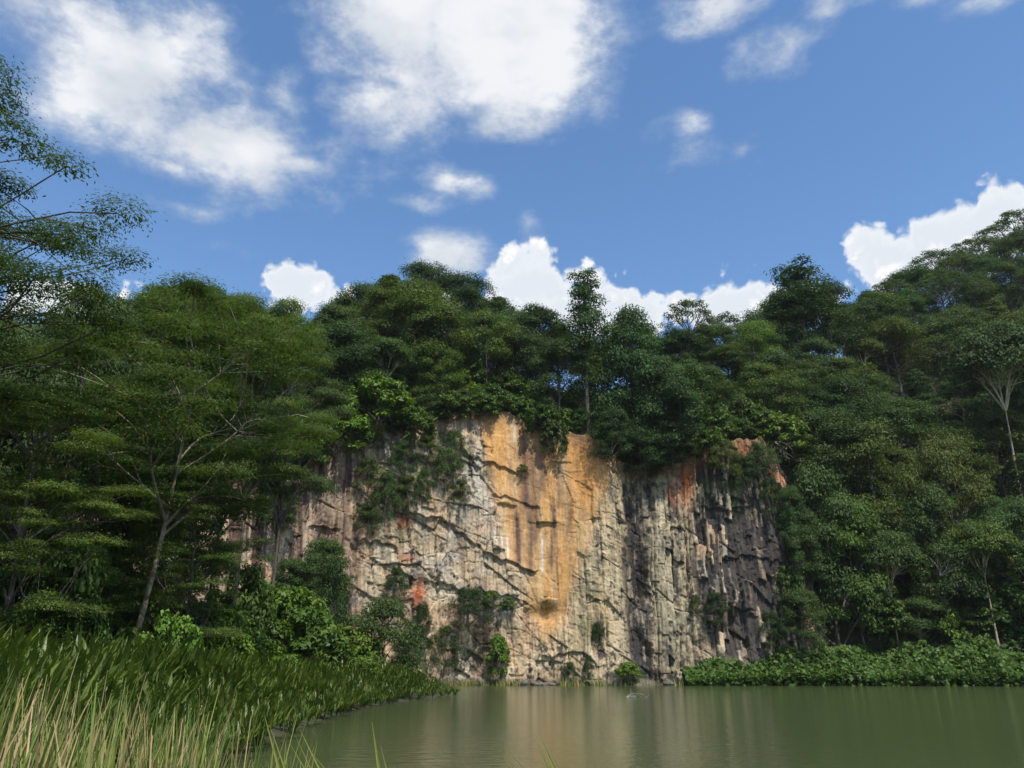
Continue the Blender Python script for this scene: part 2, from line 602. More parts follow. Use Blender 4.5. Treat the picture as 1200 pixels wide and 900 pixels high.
gx = np.concatenate((np.linspace(-3000, -260, 12), np.arange(-250, 251, 2.0), np.linspace(260, 3000, 12)))
gy = np.concatenate((np.linspace(-3000, -70, 12), np.arange(-60, 301, 1.5), np.linspace(310, 3000, 14)))
GX, GY = np.meshgrid(gx, gy)
GZ = terrain(GX, GY)
NI, NJ = GX.shape
idx = np.arange(NI * NJ).reshape(NI, NJ)
F = np.stack((idx[:-1, :-1], idx[:-1, 1:], idx[1:, 1:], idx[1:, :-1]), -1).reshape(-1, 4)
ground = link('ground', mesh_np('ground', np.stack((GX, GY, GZ), -1).reshape(-1, 3), F, True), earth_mat())
tag(ground, kind='structure', label='dark forest earth and leaf litter under the trees')

# lake surface: one sheet within the banks
me = mesh_np('lake_water', [(-60, 6, 0), (130, 6, 0), (130, 125, 0), (-60, 125, 0)], [(0, 1, 2, 3)])
lake = link('lake_water', me, water_mat())
tag(lake, kind='structure', label='still murky green quarry lake')

# ------------------------------------------------------------------ the quarry cliff
seg = PATH[CLIFF0 - 1:CLIFF1 + 2].copy()
seg[-1] = (46.5, 119)


def resample(P, n, it=3):
    Q = P.copy()
    for _ in range(it):                        # Chaikin rounding
        A, B = Q[:-1], Q[1:]
        R = np.empty((2 * len(A), 2))
        R[0::2] = .75 * A + .25 * B
        R[1::2] = .25 * A + .75 * B
        Q = np.vstack((Q[:1], R, Q[-1:]))
    L = np.concatenate(([0], np.cumsum(np.linalg.norm(np.diff(Q, axis=0), axis=1))))
    s = np.linspace(0, L[-1], n)
    return np.stack((np.interp(s, L, Q[:, 0]), np.interp(s, L, Q[:, 1])), -1), s


NS, NZ, NC = 1000, 360, 14
C2, Sarc = resample(seg, NS)
tn = np.gradient(C2, axis=0)
tn /= np.linalg.norm(tn, axis=1)[:, None]
ker = np.ones(61) / 61
tn = np.stack([np.convolve(np.pad(tn[:, k], 30, mode='edge'), ker, 'valid') for k in range(2)], -1)
tn /= np.linalg.norm(tn, axis=1)[:, None]
NOUT = np.stack((tn[:, 1], -tn[:, 0]), -1)     # toward the lake
RZ = rim_z(C2[:, 0], C2[:, 1])
RZ = RZ + 1.6 * (fbm(Sarc * .35, Sarc * 0, 31, 4) - .5) * 2
tt = np.linspace(0, 1, NZ)
Zg = -2.0 + tt[None, :] * (RZ[:, None] + 2.0)
Sg = np.repeat(Sarc[:, None], NZ, 1)
setb = 5.2 * np.clip(Zg / 38, 0, 1.15) ** 1.15
base = np.stack((C2[:, None, 0] - NOUT[:, None, 0] * setb, C2[:, None, 1] - NOUT[:, None, 1] * setb, Zg), -1)
UU, VV, _ = proj(base)


def blob(u, v, ru, rv, p=2.0, ang=0.0):
    a = math.radians(ang)
    du, dv = UU - u, VV - v
    x = du * math.cos(a) + dv * math.sin(a)
    y = -du * math.sin(a) + dv * math.cos(a)
    return np.exp(-((x / ru) ** 2 + (y / rv) ** 2) ** (p / 2))


def polymask(pts, soft=8):
    """soft-edged polygon in photo pixels, edges roughened by noise"""
    wu = UU + 14 * (fbm(Sg * .6, Zg * .25, 71, 4) - .5)
    wv = VV + 10 * (fbm(Sg * .5, Zg * .5, 72, 3) - .5)
    P = np.array(pts, float)
    ins = np.zeros(UU.shape, bool)
    dmin = np.full(UU.shape, 1e9)
    j = len(P) - 1
    for i in range(len(P)):
        xi, yi, xj, yj = *P[i], *P[j]
        if yi != yj:
            ins ^= ((yi > wv) != (yj > wv)) & (wu < (xj - xi) * (wv - yi) / (yj - yi) + xi)
        e = P[j] - P[i]
        t = np.clip(((wu - xi) * e[0] + (wv - yi) * e[1]) / (e @ e), 0, 1)
        dmin = np.minimum(dmin, np.hypot(wu - xi - t * e[0], wv - yi - t * e[1]))
        j = i
    sd_ = np.where(ins, dmin, -dmin)
    return sstep(-soft, soft, sd_)


orange = np.maximum(polymask([(564, 468), (606, 468), (655, 515), (662, 496), (708, 496), (716, 560), (700, 600), (682, 660), (664, 715), (640, 750), (614, 715), (622, 672), (592, 652), (584, 600), (572, 560), (562, 510)], 10), 0)
creamy = polymask([(690, 550), (742, 560), (738, 700), (735, 800), (655, 800), (640, 740), (665, 670), (690, 610)], 14)
darkright = polymask([(800, 530), (935, 500), (940, 785), (905, 785), (850, 770), (825, 750), (806, 640)], 9)
gully = polymask([(732, 540), (772, 545), (756, 640), (750, 720), (770, 800), (746, 800), (735, 720), (731, 640)], 5)
leftwall = polymask([(240, 520), (415, 520), (420, 600), (418, 700), (430, 820), (240, 820)], 14)
rightmid = polymask([(752, 560), (806, 545), (815, 800), (770, 800), (750, 700)], 8)

# --- fractured relief
wx = Sg + .7 * (fbm(Sg * .25, Zg * .25, 41, 3) - .5)
wz = Zg + .7 * (fbm(Sg * .25, Zg * .25, 42, 3) - .5)


def facets(x, z, cx, cz, amp, tilt, seed):
    hid, ox, oz, edge = cells(x / cx, z / cz, seed)
    a = (hash2(np.floor(hid * 9973), np.floor(hid * 7919), seed + 3) - .5) * 2
    b = (hash2(np.floor(hid * 5413), np.floor(hid * 3571), seed + 5) - .5) * 2
    return amp * (hid - .5) * 2 + tilt * (a * ox * cx + b * oz * cz), edge, hid


def blocks(x, z, w_, h_, amp, tilt, seed):
    """jointed slabs: straight steep joints, each column broken at its own heights"""
    xs = x + .55 * w_ * (fbm(x * .23 / w_, z * .06 / w_, seed + 31, 2) - .5) * 2
    i = np.floor(xs / w_)
    fx = xs / w_ - i
    zz = (z + .35 * xs) / h_ + 7 * hash2(i, i * 0, seed) + .25 * (hash2(i, i * 0 + 3, seed) - .5) * fx
    j = np.floor(zz)
    fz = zz - j
    hid = hash2(i, j, seed + 11)
    a = (hash2(i, j, seed + 12) - .5) * 2
    b = (hash2(i, j, seed + 13) - .5) * 2
    edge = np.minimum(np.minimum(fx, 1 - fx), np.minimum(fz, 1 - fz) * h_ / w_)
    return amp * (hid - .5) * 2 + tilt * (a * (fx - .5) * w_ + b * (fz - .5) * h_ * .5), edge, hid


ca, sa = math.cos(math.radians(-32)), math.sin(math.radians(-32))
rx, rz = wx * ca + wz * sa, -wx * sa + wz * ca          # fractures dipping to the right
calm = 1 - .82 * orange
colm = np.clip(darkright + rightmid + leftwall * .8 + gully * .5 + .65 * creamy, 0, 1)
f1, e1, h1 = facets(rx, rz, 7.5, 4.0, .28, .03, 101)
f2, e2, h2 = facets(rx, rz, 3.0, 1.5, .11, .09, 102)
f3, e3, h3 = facets(wx, wz, .9, 1.1, .06, .10, 103)
v1, ve1, vh1 = blocks(wx + .08 * wz, wz, 1.9, 8.0, .34, .09, 109)
v2, ve2, vh2 = blocks(wx - .04 * wz, wz, .75, 3.6, .12, .08, 111)
c1, ce1, ch1 = blocks(wx - .03 * wz, wz, 2.5, 12.0, .55, .10, 104)
c2, ce2, ch2 = blocks(wx - .05 * wz, wz, .95, 5.0, .36, .12, 105)
c3, ce3, ch3 = blocks(wx - .05 * wz, wz, .42, 2.2, .13, .12, 106)
crk = lambda e_, w_: 1 - sstep(0, w_, e_)
diag = f1 + .8 * f2 + f3 + 1.1 * v1 + v2 - .30 * crk(e1, .03) - .22 * crk(ve1, .05) - .10 * crk(e2, .04) + facets(wx, wz, .42, .8, .035, .12, 110)[0]
cols = c1 * (1 - .5 * creamy) + c2 * (1 - .4 * creamy) + c3 + .5 * f3 - .45 * crk(ce1, .05) - .25 * crk(ce2, .07)
disp = (diag * (1 - colm) + cols * colm) * calm
o1, oe1, oh1 = blocks(wx, wz, 2.9, 11.0, .26, .06, 107)
disp += orange * (o1 + .5 * blocks(wx, wz, .9, 5.0, .12, .06, 108)[0])
disp += 1.6 * (fbm(Sg * .09, Zg * .07, 51, 3) - .5) + .12 * (fbm(Sg * 1.1, Zg * .8, 52, 4, .6) - .5) * (1 - .5 * orange)
# big forms: the gully, the buttress beside it, recesses
disp -= 1.3 * gully
disp += 1.4 * np.exp(-((UU - 705) / 30) ** 2) - 1.3 * np.exp(-((UU - 812) / 12) ** 2) * sstep(520, 560, VV)
disp -= 1.0 * blob(745, 700, 10, 60)
disp -= 1.8 * blob(700, 752, 9, 22) + 2.4 * blob(560, 770, 24, 36) + 1.6 * blob(378, 640, 10, 40) + 1.5 * blob(855, 735, 18, 25)
disp -= 1.2 * blob(640, 720, 18, 12)
LEDGES = [([(533, 523), (557, 537), (580, 543), (608, 557)], .9, 5), ([(580, 580), (592, 582), (605, 588)], .7, 3), ([(467, 600), (490, 606), (513, 607), (547, 630), (580, 653), (627, 670)], 1.3, 5),
          ([(420, 632), (445, 636), (463, 643), (467, 663), (483, 680)], 1.0, 5), ([(366, 616), (392, 618)], 1.1, 4), ([(613, 587), (632, 597), (634, 613)], .7, 4), ([(880, 684), (904, 708), (918, 716)], 1.0, 4),
          ([(838, 716), (862, 712), (878, 716)], .9, 4), ([(500, 680), (540, 690), (575, 712)], .8, 4), ([(430, 560), (470, 575), (500, 590)], .8, 4), ([(690, 700), (712, 705), (728, 725)], .8, 4), ([(560, 690), (600, 700), (618, 712)], .7, 3),
          ([(820, 590), (850, 600), (880, 590)], .8, 3), ([(850, 655), (880, 650), (915, 660)], .7, 3), ([(490, 540), (520, 545)], .8, 4), ([(660, 560), (672, 590)], .4, 3), ([(640, 770), (680, 764), (700, 780)], .8, 3)]
jag = 5 * (vnoise(Sg * 1.3, Sg * 0, 61) - .5)
for pts, amt, hgt in LEDGES:
    P = np.array(pts, float)
    vl = np.interp(UU, P[:, 0], P[:, 1]) + jag
    ends = sstep(P[0, 0] - 8, P[0, 0] + 4, UU) * (1 - sstep(P[-1, 0] - 4, P[-1, 0] + 8, UU))
    up = (vl - VV) * .12                                    # metres above the lip
    disp += .36 * amt * ends * np.where(up > 0, np.exp(-np.clip(up, 0, 99) / hgt), -.35 * np.exp(np.clip(up, -99, 0) / 1.6))
disp -= .8 * sstep(-.3, 1.2, 0 - Zg)
P3 = base + np.stack((NOUT[:, None, 0] * disp, NOUT[:, None, 1] * disp, np.zeros_like(disp)), -1)
P3[..., 2] += .25 * (fbm(Sg * .8, Zg * .8, 63, 3) - .5)

# --- stone colour: weathering and stains; the dark speckle also carries crack shadow
streak = fbm(Sg * 1.1, Zg * .06, 81, 4, .6)
streak2 = fbm(Sg * 2.4, Zg * .10, 82, 3, .6)
mott = fbm(Sg * .35, Zg * .3, 83, 4, .6)
fine = fbm(Sg * 1.8, Zg * 1.5, 84, 4, .65)


def mixc(c, col, m):
    return c * (1 - m[..., None]) + np.array(col) * m[..., None]


col = np.ones(UU.shape + (3,)) * np.array((.43, .325, .205))
col = mixc(col, (.45, .375, .26), sstep(.45, .62, mott))
col = mixc(col, (.30, .27, .22), sstep(.55, .72, fbm(Sg * .22, Zg * .2, 85, 3)) * .8)
col = mixc(col, (.48, .30, .17), sstep(.5, .68, fbm(Sg * .3, Zg * .22, 86, 3)) * .6)
tonef = np.where(colm > .5, ch2, .3 * h2 + .35 * vh2 + .35 * h1)
col *= (.80 + .40 * tonef)[..., None]
col = mixc(col, (.43, .40, .33), .7 * np.clip(blob(560, 560, 36, 50) + .8 * blob(520, 470, 50, 30) + .7 * blob(590, 590, 28, 30), 0, 1))
col = mixc(col, (.45, .37, .22), creamy * .75 * sstep(.3, .55, mott + .2 * fine))
oc = np.ones_like(col) * np.array((.54, .28, .09))
oc = mixc(oc, (.54, .35, .16), sstep(.46, .66, streak))
oc = mixc(oc, (.46, .36, .23), sstep(.52, .66, streak2) * .35)
oc = mixc(oc, (.40, .18, .055), sstep(.55, .75, mott) * .6)
oc = mixc(oc, (.55, .25, .07), polymask([(660, 500), (704, 500), (706, 575), (680, 585)], 10) * .8)
col = col * (1 - (orange * .95)[..., None]) + oc * (orange * .95)[..., None]
col = mixc(col, (.50, .29, .12), .6 * np.clip(blob(640, 720, 26, 50) + blob(700, 730, 20, 40) * .6, 0, 1) * sstep(.3, .6, fine))
# purple-brown runs down the orange slab
for (u, v0, v1, ww, st) in [(616, 500, 600, 7, .9), (607, 600, 668, 4, 1.0), (628, 520, 640, 5, .8), (647, 590, 672, 3, .9), (636, 510, 580, 5, .7), (622, 590, 680, 6, .6), (655, 540, 600, 3, .7), (598, 540, 570, 3, .5), (668, 590, 625, 3, .5)]:
    wob = u + 3 * (vnoise(Zg * .3, Zg * 0 + u, 91) - .5)
    mk = np.exp(-((UU - wob) / ww) ** 2) * sstep(v0 - 10, v0 + 10, VV) * (1 - sstep(v1 - 12, v1 + 6, VV))
    col = mixc(col, (.115, .062, .045), np.clip(mk * st * (.45 + 1.1 * streak2), 0, .92))
vst = sstep(.50, .62, .6 * fbm(Sg * 1.5, Zg * .05, 92, 4, .65) + .4 * fbm(Sg * .5, Zg * .12, 93, 3))
col = mixc(col, (.13, .080, .055), vst * .68 * (1 - .7 * orange) * (1 - .4 * creamy))
# dark lichen and water stain
dk = sstep(.46, .60, .55 * streak + .45 * fine + .10 * darkright + .05 * leftwall)
col = mixc(col, (.040, .036, .034), np.clip(darkright * (.90 + .10 * dk) * (1 - .9 * sstep(.60, .70, .45 * ch2 + .55 * ch3)), 0, .97))
col = mixc(col, (.036, .031, .029), darkright * polymask([(868, 600), (930, 590), (930, 690), (880, 690)], 12) * .85 * (1 - .8 * sstep(.80, .93, ch2)))
col = mixc(col, (.026, .025, .025), gully * np.clip(.80 + .3 * dk - .75 * sstep(.72, .85, ch3), 0, .97))
col = mixc(col, (.060, .050, .042), rightmid * np.clip(dk + .9 * sstep(.58, .72, ch3) + .7 * sstep(.7, .8, ch2), 0, 1) * .93)
col = mixc(col, (.44, .38, .24), rightmid * (1 - dk) * .6)
lw = sstep(.45, .56, .6 * streak + .4 * streak2)
col = mixc(col, (.085, .048, .038), leftwall * lw * .95)
col = mixc(col, (.42, .30, .20), leftwall * (1 - lw) * .35)
col = mixc(col, (.085, .048, .038), np.clip(blob(352, 560, 10, 50) + blob(385, 570, 12, 45) + .8 * blob(403, 590, 6, 70), 0, 1) * .75 * (.4 + streak2))
black = sstep(.54, .66, .5 * fbm(Sg * .9, Zg * .3, 87, 4, .6) + .5 * fine)  # dark speckle: part stain, part painted shadow of the fine cracks
zone_b = np.clip(blob(500, 640, 45, 55) * .9 + blob(520, 530, 60, 50) * .8 + blob(600, 780, 120, 26) * 1.0 + blob(730, 660, 25, 110) * .7 + .42, 0, 1) * (1 - .75 * orange)
col = mixc(col, (.055, .048, .042), np.clip(black * zone_b * 1.25, 0, .93))
# dark lines drawn along the cracks
crack = np.where(colm > .5, np.minimum(ce1 * 2.6, ce2 * 1.2), np.minimum(np.minimum(e1 * 5, e2 * 2.6), np.minimum(ve1 * 2.0, ve2 * 1.6)))
col = mixc(col, (.06, .045, .033), (1 - sstep(0, .13, crack)) * .6 * calm * sstep(.35, .6, fbm(Sg * .4, Zg * .4, 94, 3)))
# pale mineral runs
for (u, v0, v1) in [(527, 612, 640), (580, 618, 645), (588, 626, 652), (595, 628, 655), (603, 488, 520), (636, 630, 672)]:
    mk = np.exp(-((UU - u) / 1.5) ** 2) * sstep(v0 - 4, v0 + 4, VV) * (1 - sstep(v1 - 6, v1 + 4, VV))
    col = mixc(col, (.62, .55, .46), mk * .8)
# rust red
for (u, v, ru, rv, st) in [(474, 612, 8, 9, .8), (490, 696, 9, 14, .95), (805, 556, 10, 34, 1.0), (872, 516, 11, 22, 1.0), (912, 552, 9, 22, .8), (896, 520, 6, 12, .6), (440, 580, 5, 8, .6), (476, 655, 9, 6, .6), (835, 535, 14, 10, .5), (790, 575, 8, 14, .6)]:
    col = mixc(col, (.42, .105, .035), np.clip(blob(u, v, ru, rv) * st * (.35 + 1.1 * fine), 0, .95))
# moss and algae
ms = np.clip(blob(520, 545, 55, 45) + blob(455, 590, 35, 50) + blob(860, 560, 45, 40) + .7 * blob(540, 770, 120, 30) + .6 * blob(690, 720, 20, 50), 0, 1)
col = mixc(col, (.075, .095, .035), ms * sstep(.48, .62, fbm(Sg * .7, Zg * .5, 88, 4)) * .8)
# soil at the rim, damp line at the water
col = mixc(col, (.20, .12, .06), sstep(2.2, .3, RZ[:, None] - Zg - 1.2 * mott) * .8)
col = mixc(col, (.10, .09, .065), (1 - sstep(.15, .9, Zg - .5 * fine)) * .8)
col = np.clip(col, .012, .75)

# lip of the cliff runs back under the forest floor
cap = np.zeros((NS, NC, 3))
topv = P3[:, -1]
for k in range(NC):
    b = (k + 1) * .55
    cap[:, k, 0] = topv[:, 0] - NOUT[:, 0] * b
    cap[:, k, 1] = topv[:, 1] - NOUT[:, 1] * b
    cap[:, k, 2] = topv[:, 2] + .12 * b + .6 * (fbm(Sarc * .7, Sarc * 0 + b, 66, 3) - .5) * min(1, k / 3)
ccol = np.ones((NS, NC, 3)) * np.array((.10, .075, .045))
allv = np.concatenate((P3, cap), 1)
allc = np.concatenate((col, ccol), 1)
NZT = NZ + NC
idx = np.arange(NS * NZT).reshape(NS, NZT)
F = np.stack((idx[:-1, :-1], idx[1:, :-1], idx[1:, 1:], idx[:-1, 1:]), -1).reshape(-1, 4)
me = mesh_np('quarry_cliff', allv.reshape(-1, 3), F, False)
ca_ = me.color_attributes.new('rock_tint', 'FLOAT_COLOR', 'POINT')
ca_.data.foreach_set('color', np.concatenate((allc, np.ones(allc.shape[:2] + (1,))), -1).astype(np.float32).ravel())
cliff = link('quarry_cliff', me, rock_mat('weathered_granite'))
tag(cliff, kind='structure', label='fractured granite quarry cliff with orange streaks and dark stains')
CU, CV = proj(P3)[:2]


def cliff_point(U, V):
    k = np.argmin((CU - U) ** 2 + (CV - V) ** 2)
    i, j = divmod(int(k), NZ)
    return P3[i, j].copy(), np.array((NOUT[i, 0], NOUT[i, 1], 0.0))


# ------------------------------------------------------------------ leaves, branches, trees
def rand_unit(rng, n):
    v = rng.normal(size=(n, 3))
    return v / np.linalg.norm(v, axis=1)[:, None]


def leaf_quads(P, N, L, W, rng, fold=.12, droop=.2, T=None):
    n = len(P)
    N = N / np.linalg.norm(N, axis=1)[:, None]
    if T is None:
        T = rng.normal(size=(n, 3))
    T = T - N * (T * N).sum(1)[:, None]
    T /= np.linalg.norm(T, axis=1)[:, None] + 1e-9
    B = np.cross(N, T)
    L = np.asarray(L)[:, None]
    W = np.asarray(W)[:, None]
    v = np.stack((P - T * L * .5, P + B * W * .5 + N * W * fold - T * L * .05, P + T * L * .5 - N * L * droop, P - B * W * .5 + N * W * fold - T * L * .05), 1)
    return v.reshape(-1, 3)


def quads_of(V):
    return np.arange(len(V)).reshape(-1, 4)


def tube(points, radii, sides=6, V=None, F=None):
    """append a tapered tube"""
    pts = [Vector(p) for p in points]
    base_i = len(V)
    for i, p in enumerate(pts):
        d = (pts[min(i + 1, len(pts) - 1)] - pts[max(i - 1, 0)]).normalized()
        u = d.orthogonal().normalized()
        if abs(d.z) > .5:
            u = (Vector((1, 0, 0)) - d * d.x).normalized()
        v = d.cross(u)
        for k in range(sides):
            a = 2 * math.pi * k / sides
            V.append(p + (u * math.cos(a) + v * math.sin(a)) * radii[i])
    for i in range(len(pts) - 1):
        for k in range(sides):
            a, b = base_i + i * sides + k, base_i + i * sides + (k + 1) % sides
            F.append((a, b, b + sides, a + sides))


def bend(a, b, rng, n=4, sag=.12, up=0.0):
    a, b = np.array(a, float), np.array(b, float)
    L = np.linalg.norm(b - a)
    off = rng.normal(size=3) * L * sag
    pts = []
    for t in np.linspace(0, 1, n):
        pts.append(a + (b - a) * t + off * math.sin(math.pi * t) + np.array((0, 0, up * L * math.sin(math.pi * t))))
    return pts


def clump_leaves(C, R, flat, n, leaf, asp, rng, upw=.6, zmin=-.35, inner=.35, droop=.2):
    """a domed clump of leaves"""
    d = rand_unit(rng, n)
    d[:, 2] = np.where(d[:, 2] < zmin, -d[:, 2], d[:, 2])
    rr = 1 - inner * rng.random(n) ** 1.5
    rr *= 1 + .22 * rng.normal(size=n)
    P = C + d * (R * rr)[:, None] * np.array((1, 1, flat))
    N = d * .8 + np.array((0, 0, upw)) + .42 * rng.normal(size=(n, 3))
    L = leaf * (.65 + .7 * rng.random(n))
    T = d * np.array((1, 1, .2)) + .6 * rng.normal(size=(n, 3))
    return leaf_quads(P, N, L, L * asp, rng, droop=droop, T=T)


PROTO = {}


def finish_proto(key, TV, TF, LV, H, W, leafm, barkm):
    tm = mesh_np('trunk', np.array([tuple(v) for v in TV]), np.array(TF), True)
    tm.materials.append(barkm)
    cm = mesh_np('crown', LV, quads_of(LV))
    cm.materials.append(leafm)
    PROTO[key] = dict(trunk=tm, crown=cm, H=H, W=W)


def make_tree(key, seed, H=18., R=5.5, bole=.4, nclump=60, cr=(1.1, 1.9), flat=.75, nleaf=150, leaf=.34, asp=.5, shape='dome', limbs=7, trunk_r=.28, leafm=None, barkm=None, lean=(0, 0), upw=.6, gaps=0.0, layers=5, droop=.2, limb_lo=.62):
    rng = np.random.default_rng(seed)
    zc0 = H * bole
    C, RR, FL = [], [], []
    if shape == 'dome':
        hc = (H - zc0)
        lob = rng.random(8) * 2 * math.pi
        for i in range(nclump):
            t = (i + .5) / nclump
            a = i * 2.39996 + rng.normal() * .25
            zz = rng.random() ** .75
            prof = math.sin(math.pi * (.16 + .80 * zz) ** .85) ** .7
            lump = 1 + .22 * math.sin(2 * a + lob[0]) + .14 * math.sin(3 * a + lob[1] + 4 * zz)
            r = R * prof * lump * (.55 + .45 * rng.random() ** .4)
            C.append((r * math.cos(a), r * math.sin(a), zc0 + zz * (hc - cr[0] * .6)))
            RR.append(rng.uniform(*cr))
            FL.append(flat * rng.uniform(.8, 1.2))
    elif shape == 'umbrella':
        hc = (H - zc0)
        for i in range(nclump):
            a = i * 2.39996 + rng.normal() * .2
            q = math.sqrt((i + .5) / nclump)
            r = R * q * (1 + .18 * math.sin(3 * a + seed))
            zz = math.sqrt(max(0, 1 - (q * .96) ** 2))
            C.append((r * math.cos(a), r * math.sin(a), zc0 + hc * (.25 + .72 * zz) + rng.normal() * .35))
            RR.append(rng.uniform(*cr))
            FL.append(flat)
    elif shape == 'layered':
        for i in range(nclump):
            ly = rng.integers(layers)
            q = (ly + .5) / layers
            a = ly * 1.9 + rng.normal() * 1.25 + rng.random() * 1.5
            prof = (.45 + .75 * math.sin(math.pi * min(1, .12 + q * .9)))
            r = R * prof * math.sqrt(rng.random()) * 1.02
            C.append((r * math.cos(a), r * math.sin(a), zc0 + (H - zc0) * q * .95 + r * .10 + rng.normal() * .4))
            RR.append(rng.uniform(*cr))
            FL.append(flat)
    elif shape == 'tufts':
        for i in range(nclump):
            q = i / max(1, nclump - 1)
            a = i * 2.39996
            prof = R * (1.0 - .62 * q) * (.62 + .38 * math.sin(q * 19 + seed))
            r = prof * (.35 + .65 * rng.random())
            C.append((r * math.cos(a), r * math.sin(a), zc0 + (H - zc0) * q * .96))
            RR.append(rng.uniform(*cr) * (1.15 - .4 * q))
            FL.append(flat)
    C = np.array(C)
    C[:, 0] += lean[0] * (C[:, 2] / H) ** 1.3
    C[:, 1] += lean[1] * (C[:, 2] / H) ** 1.3
    TV, TF = [], []
    tops = H * (.80 if shape in ('dome', 'layered') else .93 if shape == 'tufts' else .62)
    tp = []
    nt = 9
    wob = rng.normal(size=2) * .25
    for i in range(nt):
        t = i / (nt - 1)
        tp.append((lean[0] * t ** 1.3 * (tops / H) ** 1.3 + wob[0] * math.sin(t * 5), lean[1] * t ** 1.3 * (tops / H) ** 1.3 + wob[1] * math.sin(t * 4.2), tops * t - .5 * (1 - t)))
    rad = [trunk_r * (1.35 if i == 0 else 1.0) * (1 - .82 * i / (nt - 1)) for i in range(nt)]
    tube(tp, rad, 8, TV, TF)
    tpa = np.array(tp)

    def on_trunk(z):
        return np.array([np.interp(z, tpa[:, 2], tpa[:, k]) for k in range(3)])
    # primary limbs by sector, then a branch to each clump
    az_ = np.arctan2(C[:, 1], C[:, 0])
    sector = ((az_ + math.pi) / (2 * math.pi) * limbs).astype(int) % limbs
    band = (C[:, 2] > np.median(C[:, 2])).astype(int) if shape in ('dome', 'tufts') else (((C[:, 2] - C[:, 2].min()) / (np.ptp(C[:, 2]) + 1e-6) * 2.99).astype(int) if shape == 'layered' else np.zeros(len(C), int))
    for s in range(limbs):
        for bnd in np.unique(band):
            I = np.where((sector == s) & (band == bnd))[0]
            if len(I) == 0:
                continue
            cen = C[I].mean(0)
            hd = math.hypot(cen[0], cen[1])
            za = np.clip(cen[2] - hd * (.75 if shape != 'umbrella' else 1.0) - .3, H * bole * limb_lo, tops * .97)
            a = on_trunk(za)
            rb = trunk_r * (.52 if bnd == 0 else .38)
            lp = bend(a, a + (cen - a) * .72, rng, 5, .07, .05)
            tube(lp, np.linspace(rb, rb * .45, 5), 6, TV, TF)
            for i in I:
                st = lp[2 + int(rng.integers(3))]
                bp = bend(st, C[i] - np.array((0, 0, RR[i] * FL[i] * .2)), rng, 4, .09, .04)
                tube(bp, np.linspace(rb * .40, .025, 4), 4, TV, TF)
    LV = []
    for i in range(len(C)):
        if rng.random() < gaps:
            continue
        LV.append(clump_leaves(C[i], RR[i], FL[i], int(nleaf * (RR[i] / np.mean(cr)) ** 1.6), leaf, asp, rng, upw=upw, droop=droop))
    LV = np.concatenate(LV)
    W = 2 * np.percentile(np.hypot(LV[:, 0], LV[:, 1]), 96)
    finish_proto(key, TV, TF, LV, float(np.percentile(LV[:, 2], 99.7)), float(W), leafm or M_LEAF, barkm or M_BARK)


# forest kinds
make_tree('broad_a', 1, H=18, R=5.6, bole=.30, nclump=46, cr=(1.3, 2.4), nleaf=330)
make_tree('broad_b', 2, H=17, R=5.0, bole=.34, nclump=38, cr=(1.4, 2.5), nleaf=350, flat=.6)
make_tree('broad_c', 3, H=19, R=4.6, bole=.28, nclump=48, cr=(1.1, 2.1), nleaf=300, flat=.65)
make_tree('broad_d', 4, H=16, R=6.2, bole=.40, nclump=40, cr=(1.4, 2.6), nleaf=350, flat=.48)
make_tree('dense', 5, H=18, R=5.0, bole=.05, nclump=80, cr=(1.3, 2.2), nleaf=270, flat=.65)
make_tree('dense_b', 6, H=16, R=5.4, bole=.08, nclump=72, cr=(1.4, 2.3), nleaf=280, flat=.58)
make_tree('open', 7, H=16, R=5.2, bole=.38, nclump=60, cr=(.7, 1.15), nleaf=60, leaf=.34, flat=.5, shape='umbrella', limbs=8, trunk_r=.24)
make_tree('open_b', 8, H=17, R=6.0, bole=.42, nclump=75, cr=(.7, 1.2), nleaf=70, leaf=.34, flat=.45, shape='umbrella', limbs=9, trunk_r=.26)
make_tree('emergent', 9, H=24, R=4.6, bole=.50, nclump=34, cr=(1.1, 1.9), nleaf=300, shape='tufts', limbs=6, trunk_r=.30, flat=.7)
make_tree('conical', 12, H=20, R=4.4, bole=.16, nclump=54, cr=(1.0, 1.8), nleaf=300, shape='tufts', limbs=7, trunk_r=.26, flat=.55)
make_tree('slim', 10, H=18, R=4.8, bole=.60, nclump=60, cr=(1.2, 2.1), nleaf=280, flat=.6, shape='umbrella', limbs=6, trunk_r=.26, barkm=M_PALEBARK, lean=(-1.0, 0), limb_lo=1.0)
# feathery trees of the left bank (nearer, finer)
make_tree('feather_a', 21, H=25, R=7.2, bole=.42, nclump=110, cr=(1.0, 2.0), nleaf=640, leaf=.22, asp=.34, flat=.22, shape='layered', limbs=5, trunk_r=.20, leafm=M_FEATHER, barkm=M_PALEBARK, lean=(2.6, 0), upw=1.6, layers=9, droop=.12)
make_tree('feather_b', 22, H=23, R=7.0, bole=.16, nclump=140, cr=(1.1, 2.0), nleaf=560, leaf=.23, asp=.34, flat=.26, shape='layered', limbs=7, trunk_r=.26, leafm=M_FEATHER, barkm=M_BARK, upw=1.5, layers=8, droop=.12)
make_tree('feather_d', 25, H=22, R=6.0, bole=.46, nclump=110, cr=(1.0, 1.9), nleaf=560, leaf=.23, asp=.34, flat=.24, shape='layered', limbs=7, trunk_r=.24, leafm=M_FEATHER, barkm=M_BARK, upw=1.5, layers=6, droop=.12)
make_tree('feather_c', 23, H=27, R=9.8, bole=.38, nclump=320, cr=(.8, 1.6), nleaf=480, leaf=.18, asp=.36, flat=.30, shape='layered', limbs=8, trunk_r=.36, leafm=M_FEATHER, barkm=M_BARK, upw=1.2, layers=11, droop=.12)
make_tree('near_broad', 24, H=16, R=5.4, bole=.18, nclump=90, cr=(1.0, 1.8), nleaf=420, leaf=.25, asp=.45, flat=.5)
